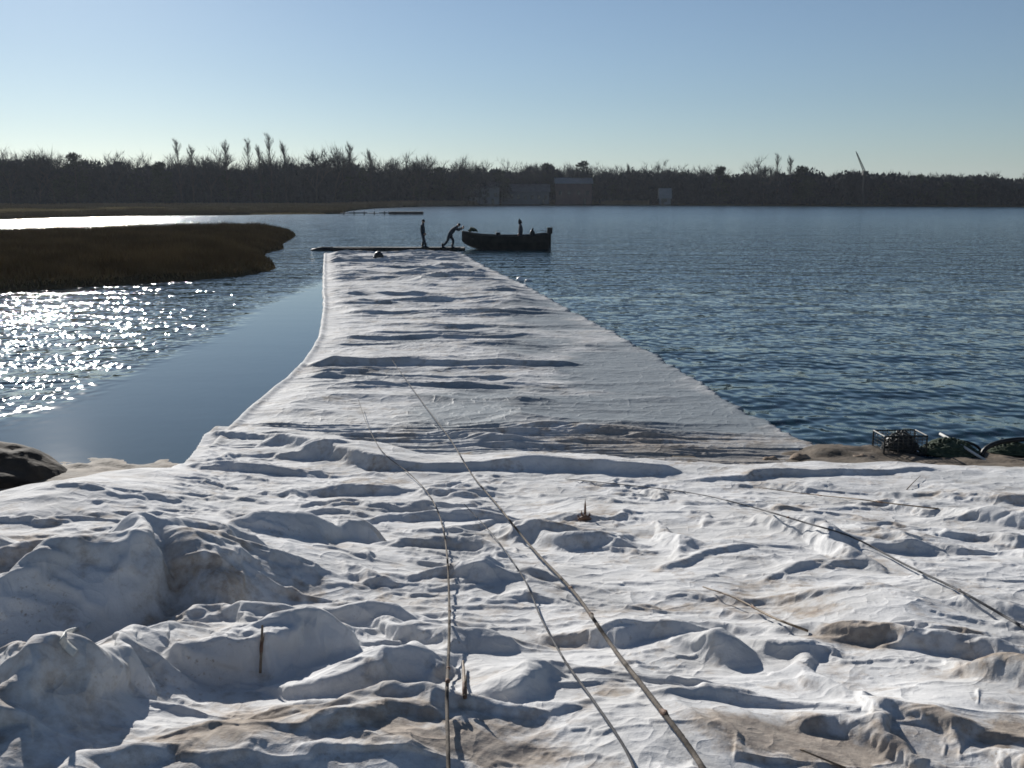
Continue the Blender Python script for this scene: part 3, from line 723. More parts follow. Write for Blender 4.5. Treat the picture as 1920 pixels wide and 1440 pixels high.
TREES = [
 (38,268,'round','broad bare tree breaking the skyline at the far left edge'),
 (90,272,'wide','low wide bare tree second from the left edge'),
 (118,270,'round2','rounded bare tree beside a low wide one on the left skyline'),
 (160,270,'ever','pointed dark evergreen rising above the left skyline'),
 (232,275,'wide2','loose bare crown right of the pointed evergreen'),
 (318,288,'ever2','small dark conical evergreen left of the tall poplars'),
 (352,252,'poplar','slim bare poplar at the left end of the tall row'),
 (374,262,'poplar2','shorter bare poplar next to the first of the tall row'),
 (405,268,'round','thin bare round tree between the poplars'),
 (438,254,'poplar2','bare feathery poplar in the middle of the tall row'),
 (478,252,'poplar','bare poplar left of the tallest of the row'),
 (500,262,'poplar2','narrow bare poplar tucked beside the tallest'),
 (520,243,'poplar','tallest bare poplar on the far skyline'),
 (545,256,'poplar2','bare poplar at the right end of the tall row'),
 (600,266,'wide','spreading bare tree right of the poplar row'),
 (634,262,'round2','fine twiggy bare tree right of the poplar row'),
 (664,258,'poplar2','upright bare tree standing alone right of the poplars'),
 (702,270,'poplar2','faint thin bare tree above the middle left woods'),
 (780,276,'round','full rounded bare tree behind the standing worker'),
 (808,280,'wide','bushy bare tree just right of the full rounded one'),
 (868,284,'round2','rounded bare tree above the boat bow'),
 (1024,292,'ever2','small dark evergreen bump above the boat'),
 (1090,288,'ever','dark round evergreen standing above the middle woods'),
 (1175,296,'poplar2','thin bare tree right of the round evergreen'),
 (1230,292,'wide2','low bare spreading tree in the middle right woods'),
 (1345,298,'ever2','short evergreen point left of the feathery clump'),
 (1425,285,'round','bare feathery tree at the left of the right hand clump'),
 (1448,278,'poplar','tallest feathery bare tree of the right hand clump'),
 (1470,282,'poplar2','bare feathery tree at the right of the clump'),
 (1492,296,'ever2','small evergreen beside the feathery clump'),
 (1570,308,'round2','rounded low tree left of the slanting boom'),
 (1710,312,'ever','dark evergreen right of the slanting boom'),
 (1840,313,'wide2','low rounded tree near the right edge'),
]
for u, v, k, lb in TREES: place_tree(u, v, k, lb, {'p': 'poplar_tree', 'e': 'evergreen_tree'}.get(k[0], 'bare_tree'), 'trees breaking the far skyline', wide=1.25 if 'poplar' in k else 1.0)

# ------------------------------------------------------------------ far buildings, boom, jetty
GREYW = noise_mat('weathered_siding', (.13, .14, .15), (.17, .18, .19), .5, .85, 0)
REDR = noise_mat('dull_red_siding', (.09, .06, .055), (.13, .08, .07), .5, .85, 0)
ROOFM = noise_mat('roof_shingle', (.07, .07, .075), (.11, .11, .115), .8, .9, 0)
ROOFP = noise_mat('pale_roof', (.14, .15, .155), (.18, .19, .20), .8, .7, 0)
GLASS = noise_mat('dark_window', (.01, .012, .015), (.02, .022, .026), 2, .15, 0, spec=.5)
def house(u0, u1, vb, vt, y, label, wall, roof, name='house', dep=7, nwin=3, ridge=.35, win=True):
    a = PD(u0, vb, y); b = PD(u1, vb, y); zt = PD(u0, vt, y)[2]; W = b[0]-a[0]; zb = .3; H = zt-zb; hw = H*(1-ridge)
    root = empty(name, ((a[0]+b[0])/2, y+dep/2, zb))
    m = MB(); m.box((0, 0, hw/2), (W, dep, hw)); m.add([(-W/2+.02, -dep/2, hw), (-W/2+.02, dep/2, hw), (-W/2+.02, 0, H-.1), (W/2-.02, -dep/2, hw), (W/2-.02, dep/2, hw), (W/2-.02, 0, H-.1)], [(0, 1, 2), (3, 5, 4), (0, 2, 5, 3), (1, 4, 5, 2)])
    m.build('wall', wall, root)
    m = MB(); o_ = .4; sl = (H-hw)/(dep/2)
    for s in (-1, 1):
        m.add([(-W/2-o_, s*(dep/2+o_), hw-sl*o_+.02), (W/2+o_, s*(dep/2+o_), hw-sl*o_+.02), (W/2+o_, 0, H), (-W/2-o_, 0, H),
               (-W/2-o_, s*(dep/2+o_), hw-sl*o_+.2), (W/2+o_, s*(dep/2+o_), hw-sl*o_+.2), (W/2+o_, 0, H+.2), (-W/2-o_, 0, H+.2)],
              [(0, 1, 2, 3), (4, 7, 6, 5), (0, 4, 5, 1), (3, 2, 6, 7), (0, 3, 7, 4), (1, 5, 6, 2)])
    m.build('roof', roof, root)
    if win:
        for i in range(nwin):
            xx = -W/2+W*(i+.5)/nwin; m = MB(); m.box((xx, -dep/2-.03, hw*.55), (min(1.0, W/nwin*.5), .08, min(1.3, hw*.4))); m.build('window', GLASS, root)
        m = MB(); m.box((W*.5-W*.5/nwin-.9, -dep/2-.04, .95), (.9, .06, 1.9)); m.build('door', GLASS, root)
    tag(root, label, 'house'); return root
house(880, 936, 362, 337, 333, 'pale grey house among the trees behind the boat', GREYW, ROOFM, dep=8, nwin=4, ridge=.3)
house(940, 1030, 364, 346, 336, 'long low dark grey building right of the pale grey house', noise_mat('dull_grey', (.07, .08, .09), (.10, .11, .12), .5, .9, 0), ROOFM, name='long_building', dep=9, nwin=7, ridge=.35)
house(1042, 1110, 364, 334, 338, 'dull red building with a pale roof half hidden in trees', REDR, ROOFP, dep=9, nwin=4, ridge=.2)
house(1238, 1258, 364, 354, 327, 'small shed with a bright white roof near the water', GREYW, noise_mat('white_roof', (.16, .17, .17), (.2, .2, .2), 1, .7, 0), name='shed', dep=3, nwin=1, ridge=.5)
def boom_crane():
    y = 300; a = PD(1621, 322, y); b = PD(1605, 284, y)
    root = empty('crane', (a[0], y, .4))
    o = Vector((a[0], y, .4)); A = Vector(a)-o; B = Vector(b)-o
    m = MB(); D = (B-A); s = Vector((.35, 0, .12)); s2 = Vector((0, .5, 0))
    for e in (s, -s, s2, -s2): m.tube([A+e, A+D*.85+e*.4, B], .07, 4)
    for i in range(9):
        t0, t1 = i/9, (i+1)/9; m.tube([A+D*t0+s*(1-t0*.6), A+D*t1-s*(1-t1*.6)], .05, 3); m.tube([A+D*t0-s*(1-t0*.6), A+D*t1+s*(1-t1*.6)], .05, 3)
    m.build('boom', WIRE, root)
    m = MB(); m.tube([(A.x, 0, 0), (A.x, 0, A.z)], .35, 8); m.box((A.x+.2, 0, A.z-.4), (1.6, 1.4, 1.2)); m.build('tower', WIRE, root)
    tag(root, 'thin slanting crane boom leaning left above the right hand treeline', 'crane')
boom_crane()
def jetty():
    a = P(640, 400.5); b = P(792, 400.5); y = 172.; a = PD(640, 400, y); b = PD(792, 400, y)
    root = empty('jetty', (a[0], y, 0)); W = b[0]-a[0]
    m = MB(); m.box((W*.3, 0, .28), (W*.62, 1.2, .12)); m.box((W*.80, 0, .32), (W*.42, 1.6, .5)); m.build('deck', WOODG, root)
    for i in range(8):
        m = MB(); m.tube([(W*(i+.3)/8, -.5, -.6), (W*(i+.3)/8, -.5, .6)], .1, 6); m.build('pile', WOODG, root)
    for c_, w_ in ((.2, .22), (.52, .1)): MB().box((W*c_, .1, .45), (W*w_, .8, .2)).build('white_board', WHITEP, root)
    tag(root, 'low dark jetty with pale boards reaching out from the marsh shore', 'jetty')
jetty()

# ------------------------------------------------------------------ people
def skin_body(name, joints, edges, mat, parent):
    me = bpy.data.meshes.new(name); me.from_pydata([j[:3] for j in joints], edges, []); o = link(name, me, mat, parent)
    m = o.modifiers.new('skin', 'SKIN'); me.skin_vertices.new() if not me.skin_vertices else None
    for i, j in enumerate(joints):
        sv = me.skin_vertices[0].data[i]; sv.radius = (j[3], j[4] if len(j) > 4 else j[3]); sv.use_root = (i == 0)
    m.use_smooth_shade = True
    s = o.modifiers.new('sub', 'SUBSURF'); s.levels = 1; s.render_levels = 2
    return o
def person(loc, rz, pose, label, hood=False):
    root = empty('person', loc, rz)
    pz, hips, chest, neck, head, sl, sr = pose['pelvis'], pose['pelvis'], pose['chest'], pose['neck'], pose['head'], None, None
    c = Vector(pose['chest']); pv = Vector(pose['pelvis'])
    J = [(*pv, .15, .18), (*((pv+c)/2), .15, .18), (*c, .155, .20), (*pose['neck'], .055), (*pose['head'], .09, .10)]; E = [(0, 1), (1, 2), (2, 3), (3, 4)]
    for side in ('L', 'R'):
        sh, el, ha = pose['sh'+side], pose['el'+side], pose['ha'+side]; b = len(J)
        J += [(*sh, .085), (*el, .065), (*ha, .045)]; E += [(2, b), (b, b+1), (b+1, b+2)]
        hp, kn, an, to = pose['hp'+side], pose['kn'+side], pose['an'+side], pose['to'+side]; b = len(J)
        J += [(*hp, .115), (*kn, .085), (*an, .065), (*to, .05)]; E += [(0, b), (b, b+1), (b+1, b+2), (b+2, b+3)]
    skin_body('body', J, E, CLOTH1, root)
    # hands with fingers
    for side in ('L', 'R'):
        el, ha = Vector(pose['el'+side]), Vector(pose['ha'+side]); d = (ha-el).normalized(); s = d.orthogonal().normalized()
        m = MB(); m.tube([ha-d*.01, ha+d*.05, ha+d*.09], [.03, .042, .036], 8)
        for k in range(4):
            o_ = s*(k-1.5)*.02; L_ = (.065, .08, .075, .055)[k]; q = d.cross(s)
            m.tube([ha+d*.085+o_, ha+d*(.085+L_*.5)+o_, ha+d*(.085+L_*.85)+o_+q*.02], [.010, .009, .007], 6)
        m.tube([ha+d*.03+s*.03, ha+d*.06+s*.06, ha+d*.085+s*.065], [.011, .010, .008], 6)
        m.build('hand', SKIN, root, True)
    # head
    hd = Vector(pose['head']); up = (hd-Vector(pose['neck'])).normalized()
    m = MB(); rings = [(-.13, .05), (-.09, .07), (-.03, .085), (.03, .09), (.08, .078), (.115, .04)]
    m.tube([hd+up*(z+.02) for z, _ in rings], [r_ for _, r_ in rings], 12)
    fx = Vector(pose.get('face', (1, 0, 0))); fx = (fx-up*fx.dot(up)).normalized(); sd_ = up.cross(fx)
    m.tube([hd+fx*.085+up*.02, hd+fx*.115-up*.01, hd+fx*.09-up*.02], [.008, .016, .012], 6)
    for s_ in (-1, 1):
        m.tube([hd+sd_*s_*.085+up*.02, hd+sd_*s_*.10], [.02, .012], 6); m.tube([hd+fx*.08+sd_*s_*.032+up*.03, hd+fx*.092+sd_*s_*.032+up*.03], [.012, .008], 6)
    m.tube([hd+fx*.078-up*.05-sd_*.025, hd+fx*.085-up*.05, hd+fx*.078-up*.05+sd_*.025], .007, 5)
    m.build('head', SKIN, root, True)
    m = MB()
    if hood: m.tube([hd-up*.08-fx*.03, hd-fx*.02+up*.02, hd-fx*.01+up*.10, hd+up*.18, hd+up*.26], [.12, .125, .105, .055, .015], 12)
    else: m.tube([hd+up*.03-fx*.01, hd+up*.07, hd+up*.12, hd+up*.145], [.105, .10, .075, .02], 12)
    m.build('hood' if hood else 'cap', HAIR, root, True)
    for side in ('L', 'R'):
        an, to = Vector(pose['an'+side]), Vector(pose['to'+side]); f = to-an; f.z = 0; f.normalize()
        m = MB(); c0 = Vector((an.x, an.y, an.z-.045)); m.tube([c0-f*.07+Vector((0, 0, .01)), c0+f*.05, c0+f*.16-Vector((0, 0, .01)), c0+f*.21-Vector((0, 0, .015))], [.045, .052, .045, .025], 8); m.tube([an+Vector((0, 0, -.02)), an+Vector((0, 0, .20))], [.06, .068], 8)
        m.build('boot', DARKP, root, True)
    tag(root, label, 'person'); return root
STAND = dict(pelvis=(0, 0, .92), chest=(.02, 0, 1.33), neck=(.03, 0, 1.50), head=(.05, 0, 1.62),
 shL=(0, .19, 1.40), elL=(-.02, .25, 1.12), haL=(.12, .22, .92), shR=(0, -.19, 1.40), elR=(-.04, -.25, 1.12), haR=(.10, -.22, .90),
 hpL=(0, .09, .86), knL=(.05, .11, .48), anL=(-.03, .12, .10), toL=(.12, .13, .05), hpR=(0, -.09, .86), knR=(.10, -.10, .48), anR=(.18, -.11, .10), toR=(.32, -.12, .05))
LEAN = dict(pelvis=(-.08, 0, .88), chest=(.22, 0, 1.20), neck=(.36, 0, 1.33), head=(.46, 0, 1.42),
 shL=(.24, .19, 1.26), elL=(.48, .20, 1.18), haL=(.70, .12, 1.30), shR=(.24, -.19, 1.26), elR=(.46, -.21, 1.12), haR=(.70, -.12, 1.22),
 hpL=(-.08, .09, .83), knL=(.14, .10, .48), anL=(.06, .11, .10), toL=(.21, .12, .05), hpR=(-.1, -.09, .83), knR=(-.22, -.1, .46), anR=(-.52, -.11, .12), toR=(-.38, -.12, .06))
SIT = dict(pelvis=(0, 0, .66), chest=(-.08, 0, 1.10), neck=(-.10, 0, 1.26), head=(-.10, 0, 1.38), face=(-1, 0, 0),
 shL=(-.08, .19, 1.17), elL=(-.10, .26, .90), haL=(-.34, .16, .80), shR=(-.08, -.19, 1.17), elR=(.12, -.24, .94), haR=(.34, -.2, .86),
 hpL=(0, .09, .60), knL=(-.36, .13, .62), anL=(-.34, .13, .22), toL=(-.50, .14, .18), hpR=(0, -.09, .60), knR=(-.30, -.13, .60), anR=(-.26, -.13, .22), toR=(-.42, -.14, .18))
PTOP = .16
p1 = P(793, 465, PTOP); person((p1[0], p1[1], PTOP), 0, STAND, 'person standing upright on the dark pontoon in dark work clothes')
p2 = P(846, 466, PTOP); person((p2[0], p2[1], PTOP), 0, LEAN, 'person leaning forward and reaching out to hold the bow of the boat')

# pontoon at the end of the mat
def pontoon():
    a = P(582, 470); b = P(868, 469); y = (a[1]+b[1])/2+.6; root = empty('pontoon', (a[0], y, 0)); W = b[0]-a[0]+.1
    m = MB(); 
    n = 22
    for i in range(n): m.box(((i+.5)*(W-1.2)/n+1.2, 0, .13), ((W-1.2)/n*.92, 1.5, .05))
    m.build('deck', WOODG, root)
    for s in (-.55, .55):
        m = MB(); m.tube([(-.1, s, -.05), (.1, s, .02), (.5, s, .03), (W*.5, s, .01), (W-.3, s, .02), (W, s, 0)], [.04, .10, .14, .14, .14, .08], 12); m.build('float', DARKP, root, True)
    m = MB(); m.tube([(.3, -.78, .17), (W*.3, -.80, .19), (W*.6, -.79, .165), (W-.2, -.78, .18)], .022, 6); m.build('rope', WIRE, root)
    tag(root, 'long low dark floating pontoon across the far end of the white mat', 'pontoon')
pontoon()

# ------------------------------------------------------------------ boat
def boat():
    a = P(866, 467); b = P(1028, 467); y = a[1]; Lb = b[0]-a[0]
    root = empty('work_boat', (a[0], y+.2, 0), R(1.5))
    # stations from bow (0) to stern
    st = [(0, .03, .02, 1.12, .50), (.05, .24, .14, 1.07, .28), (.14, .54, .34, .97, .06), (.30, .80, .56, .88, -.10), (.55, .90, .68, .84, -.14), (.80, .88, .68, .87, -.14), (1.0, .82, .62, .98, -.10)]
    nst = 25; S = catmull([s for s in st], 5); ring = []
    V = []; F = []
    def sec(s, inset):
        x = s[0]*Lb; bt, bb, zg, zk = s[1]-inset, max(s[2]-inset, .005), s[3], s[4]+inset
        pts = [(x, -bt, zg), (x, -(bt*.6+bb*.4)-.01, zg*.55+zk*.45), (x, -bb, zk+.06), (x, -bb*.5, zk), (x, 0, zk-.01), (x, bb*.5, zk), (x, bb, zk+.06), (x, (bt*.6+bb*.4)+.01, zg*.55+zk*.45), (x, bt, zg)]
        return [(max(x_, 0)+(.0), y_, z_) for x_, y_, z_ in pts]
    for inset in (0, .03):
        b0 = len(V)
        for s in S: V += sec(s, inset if s[1] > .06 else 0)
        n = len(S)
        for i in range(n-1):
            for k in range(8):
                f = (b0+i*9+k, b0+i*9+k+1, b0+(i+1)*9+k+1, b0+(i+1)*9+k); F.append(f if inset == 0 else f[::-1])
    n = len(S); F.append(tuple((n-1)*9+k for k in range(9))); F.append(tuple(n*9+(n-1)*9+k for k in reversed(range(9))))
    me = bpy.data.meshes.new('hull'); me.from_pydata(V, [], F); link('hull', me, HULL, root)
    for sgn in (-1, 1):
        m = MB(); m.tube([(max(s[0]*Lb, .02), sgn*(s[1]), s[3]+.01) for s in S], .035, 6); m.build('gunwale', WOODG, root, True)
    for f in (.34, .58, .80):
        s = S[int(f*(len(S)-1))]; m = MB(); m.box((s[0]*Lb, 0, .66), (.26, s[1]*2-.12, .04)); m.build('thwart', WOODG, root)
    m = MB(); m.add([(Lb*.02, 0, 1.15), (Lb*.13, -.46, 1.04), (Lb*.13, .46, 1.04), (Lb*.02, 0, 1.11), (Lb*.13, -.46, 1.0), (Lb*.13, .46, 1.0)], [(0, 1, 2), (3, 5, 4), (0, 3, 4, 1), (1, 4, 5, 2), (2, 5, 3, 0)]); m.build('foredeck', HULL, root)
    m = MB(); m.box((Lb-.0, 0, .42), (.06, 1.46, 1.04)); m.build('transom', HULL, root)
    # outboard motor clamped to the stern
    mo = MB(); mo.box((Lb+.10, 0, 1.16), (.34, .30, .40)); mo.tube([(Lb+.12, 0, .96), (Lb+.14, 0, -.3)], [.08, .05], 8); e = mo.build('outboard_motor', DARKP, root, False, .05)
    m = MB(); m.tube([(Lb+.0, 0, 1.12), (Lb-.5, .1, 1.16)], .02, 6); m.build('tiller', DARKP, e)
    m = MB(); m.box((Lb+.03, 0, .92), (.14, .22, .22)); m.build('clamp', WIRE, e)
    tag(root, 'dark open work boat lying across the end of the mat', 'boat')
    bx, by = a[0], y+.2
    # gear resting in the boat
    def gear(name, fx, fy, z, fn, label, cat):
        m = MB(); fn(m); o = m.build(name, DARKP if name != 'net_pile' else NETG, None, True); o.location = (bx+Lb*fx, by+fy, z); tag(o, label, cat)
    rg = random.Random(3)
    def heap(m):
        for i in range(26):
            an = rg.random()*6.28; r_ = .28*rg.random(); p = [(r_*math.cos(an)+.12*math.cos(an+j), r_*math.sin(an)+.12*math.sin(an+j*1.3), .08+.22*(1-r_*2)*rg.random()+.03*j) for j in range(5)]; m.tube(p, .045, 5)
    gear('net_pile', .12, 0, 1.0, heap, 'tangled dark net heaped on the bow of the boat', 'net')
    def bucket(m): m.tube([(0, 0, 0), (0, 0, .02), (0, 0, .36), (0, 0, .37)], [.12, .13, .16, .15], 14); m.tube([(-.15, 0, .36), (-.1, 0, .46), (0, 0, .50), (.1, 0, .46), (.15, 0, .36)], .01, 5)
    gear('bucket', .42, .05, .68, bucket, 'dark bucket standing mid boat on the first bench', 'bucket')
    def bag(m): m.tube([(0, 0, 0), (0, 0, .10), (.01, 0, .35), (.0, 0, .50), (.02, 0, .56), (.02, 0, .63)], [.13, .19, .18, .10, .045, .07], 12)
    gear('gear_bag', .815, .1, .68, bag, 'tied dark gear bag just behind the seated boatman', 'bag')
    m = MB(); m.box((Lb*.6, 0, .03), (Lb*.62, .9, .04)); m.build('floorboard', WOODG, root)
    person((bx+Lb*.68, by, .06), R(180), STAND, 'hooded person standing towards the stern of the boat', hood=True)
boat()

# ------------------------------------------------------------------ small things on mat and bank
def sack():
    p = P(710, 487, .08); m = MB(); V = []
    m.tube([(0, 0, .0), (0, 0, .06), (.02, 0, .22), (.0, 0, .34), (.03, 0, .42), (.02, 0, .44)], [.20, .27, .26, .20, .10, .03], 14)
    m.tube([(-.30, 0, .04), (-.22, .02, .12), (-.1, 0, .10)], [.03, .09, .05], 8)
    o = m.build('sack', DARKP, None, True); o.location = p; tag(o, 'small lumpy black sack lying near the far end of the mat', 'sack')
sack()
def buoy():
    p = P(975, 527, 0); m = MB(); m.tube([(0, 0, -.10), (0, 0, -.05), (0, 0, .05), (0, 0, .14), (0, 0, .18)], [.06, .14, .17, .11, .03], 12)
    m.tube([(.2, .05, 0), (.3, .08, .03), (.42, .1, .02), (.5, .1, 0)], [.03, .05, .05, .02], 8)
    o = m.build('float_buoy', WHITEP, None, True); o.location = p; tag(o, 'small white float bobbing on the water right of the mat', 'buoy')
buoy()
def rock():
    nu, nv = 120, 60; V = []
    c = np.array([-7.45, 11.2, -.12]); u = np.linspace(0, 2*np.pi, nu); v = np.linspace(-.1, np.pi/2, nv); U, Vv = np.meshgrid(u, v)
    x = 2.15*np.cos(Vv)*np.cos(U); y = 1.1*np.cos(Vv)*np.sin(U); z = .68*np.sin(Vv)
    k = 1+.05*fbm(x*.9+4, y*1.0+z, 3, 120)+.015*fbm(x*4, y*4+z*3, 3, 124)
    z = z*(1+.12*fbm(x*1.5, y*1.5, 3, 130))
    me = np_mesh('rock', np.stack([x*k+c[0], y*k+c[1], z*k+c[2]], -1).reshape(-1, 3), grid_faces(nv, nu))
    o = link('rock', me, ROCKM, None, True); tag(o, 'long dark weed covered rock at the left water edge', 'rock')
rock()

def crate():
    c = P(1698, 862, .1); y = 12.35; a = PD(1660, 812, y); b = PD(1742, 812, y); W = b[0]-a[0]; H = a[2]-.05
    root = empty('wire_trap', (a[0], y, 0), R(4)); D = .34
    m = MB(); X = [0, W]; Y = [0, D]; Z = [.02, H]
    for x in X:
        for yy in Y: m.tube([(x, yy, 0), (x, yy, H)], .012, 6)
    for z in Z:
        for yy in Y: m.tube([(0, yy, z), (W, yy, z)], .012, 6)
        for x in X: m.tube([(x, 0, z), (x, D, z)], .012, 6)
    m.build('frame', WIRE, root)
    m = MB()
    for i in range(1, 9):
        for yy in Y: m.tube([(W*i/9, yy, 0), (W*i/9, yy, H)], .004, 4)
        m.tube([(W*i/9, 0, H), (W*i/9, D, H)], .004, 4)
    for j in range(1, 6):
        for yy in Y: m.tube([(0, yy, H*j/6), (W, yy, H*j/6)], .004, 4)
        for x in X: m.tube([(x, 0, H*j/6), (x, D, H*j/6)], .004, 4)
    m.build('mesh_panel', WIRE, root)
    tag(root, 'black wire mesh trap standing behind the right edge of the bank sheet', 'trap')
    rg = random.Random(5)
    def heap(name, cx, cy, rx, ry, h, n, mat, label, cat, r=.012):
        m = MB()
        for i in range(n):
            p = []; an = rg.random()*6.28; rr = rg.random()**.6
            for j in range(7):
                an += rg.uniform(.3, .9); rr = min(1, max(0, rr+rg.uniform(-.25, .25))); p.append((rx*rr*math.cos(an), ry*rr*math.sin(an), max(.01, h*(1-rr**2)*rg.uniform(.5, 1.0))))
            q = catmull(p, 3); m.tube(q, r, 5)
        # solid weedy core
        nu, nv = 20, 8; b0 = len(m.v)
        vs = [(rx*.82*math.cos(t)*math.cos(f)*(1+.2*math.sin(5*t+f)), ry*.82*math.sin(t)*math.cos(f), h*.82*math.sin(f)*(1+.15*math.sin(3*t))) for f in np.linspace(0, 1.5, nv) for t in np.linspace(0, 2*math.pi, nu, endpoint=False)]
        fs = [(i*nu+k, i*nu+(k+1) % nu, (i+1)*nu+(k+1) % nu, (i+1)*nu+k) for i in range(nv-1) for k in range(nu)]
        m.add(vs, fs); o = m.build(name, mat, None, True); o.location = (cx, cy, .02); tag(o, label, cat)
    heap('net_pile', a[0]+.33, y+.26, .26, .22, .27, 30, DARKP, 'black netting heaped inside the wire trap', 'net')
    q = PD(1785, 850, 12.4); heap('net_pile', q[0], 12.5, .38, .30, .20, 70, NETG, 'dark green tangled net between the trap and the pole', 'net', .014)
    q = PD(1885, 850, 12.45); heap('net_pile', q[0]+.1, 12.5, .32, .22, .15, 50, NETG, 'green net lying inside the dark hoop', 'net', .012)
    # pole
    A = PD(1764, 814, 12.7); B = PD(1852, 866, 12.0); m = MB(); m.tube([Vector(A)+(Vector(A)-Vector(B))*.02, (Vector(A)+Vector(B))/2+Vector((0, 0, .01)), B], .018, 8)
    tag(m.build('pole', PALE, None, True), 'pale slanting pole resting on the tangled green net', 'pole')
    # hoops
    def hoop(name, u0, u1, vt, yy, label, rad=.025, lean=.25):
        a_ = PD(u0, 866, yy); b_ = PD(u1, 866, yy); t_ = PD((u0+u1)/2, vt, yy); cx = (a_[0]+b_[0])/2; rx = (b_[0]-a_[0])/2; rz = t_[2]
        m = MB(); m.tube([(rx*math.cos(t), lean*math.sin(t)*rz, rz*abs(math.sin(t))**.75-.02) for t in np.linspace(0, math.pi, 21)], rad, 8)
        o = m.build(name, DARKP, None, True); o.location = (cx, yy, 0); tag(o, label, 'hoop')
    hoop('hoop', 1840, 2010, 823, 12.3, 'thick dark arched hoop standing at the right edge', .032)
    hoop('hoop', 1730, 1838, 826, 12.55, 'thinner dark hoop arching over the tangled green net', .020, .5)
crate()

def stones():
    rg = np.random.default_rng(9); k = 0
    lab = ['rounded tan stone at the right hand waterline beside the mat', 'small brown stone left of the tan one', 'flat pale stone next to the wire trap', 'rough tan stone in the middle of the waterline stones', 'tiny brown stone nearest the bank sheet hem']
    for u, v, r in ((1500,858,.11),(1445,860,.07),(1620,858,.10)):
        p = P(u, v+2, .03); U, Vv = np.meshgrid(np.linspace(0, 2*np.pi, 24), np.linspace(-.6, np.pi/2, 12))
        x = np.cos(Vv)*np.cos(U)*1.5; y = np.cos(Vv)*np.sin(U); z = np.sin(Vv)*.55; kk = r*(1+.25*fbm(x*1.2+k*9, y+z, 3, 140+k))
        me = np_mesh('stone', np.stack([x*kk, y*kk, z*kk], -1).reshape(-1, 3), grid_faces(12, 24)); o = link('stone', me, MUD2, None, True); o.location = p; tag(o, lab[k], 'stone', 'stones at the right waterline'); k += 1
MUD2 = noise_mat('tan_stone', (.14, .10, .07), (.30, .23, .17), 9, .85, .6, 30, .01)
stones()

# ------------------------------------------------------------------ dry reed stalks lying over the sheet
def stalk(pts, r0, r1, label, joints=(), mat=None, name='reed_stalk', ratio=.22):
    """pts: (u, v, lift above the sheet in m)"""
    c = catmull([p[:2] for p in pts], 14); n = len(c)
    t = np.array([sheet_t(u, min(v, 1500)) or np.nan for u, v in c]); ok = ~np.isnan(t); t = np.interp(np.arange(n), np.arange(n)[ok], t[ok])
    m = np.array([t[max(0, i-5):i+6].min() for i in range(n)]); mm = np.pad(m, 6, 'edge'); t = np.array([mm[i:i+13].mean() for i in range(n)])
    t = np.minimum(t, m+.02)-r0*1.5
    q = [ray(u, v)*k+np.array([0, 0, CAM_H]) for (u, v), k in zip(c, t)]
    rr = [r0+(r1-r0)*i/(n-1) for i in range(n)]
    root = MB().tube(q, rr, 8).build(name, mat or STALK, None, True)
    for t in joints:
        i = min(n-2, max(1, int(t*(n-1)))); a, b = Vector(q[i]), Vector(q[i+1]); d = (b-a).normalized()
        MB().tube([a-d*.03, a-d*.012, a, a+d*.035], [rr[i]*1.05, rr[i]*1.3, rr[i]*1.4, rr[i]*1.05], 8).build('joint', SHEATH, root, True)
        s = d.orthogonal().normalized(); MB().tube([a, a+d*.03+s*.008, a+d*.06+s*.012], [rr[i]*1.05, rr[i]*.7, .001], 5).build('leaf_sheath', STALK, root, True)
    tag(root, label, 'reed stalk', 'dry reed stalks on the sheet'); return root
ROPE = noise_mat('weathered_rope', (.05, .042, .034), (.12, .10, .082), 60, .85, .5, 300, .002)
ROPED = noise_mat('grey_rope', (.045, .047, .052), (.09, .09, .095), 40, .85, .4, 300, .002)
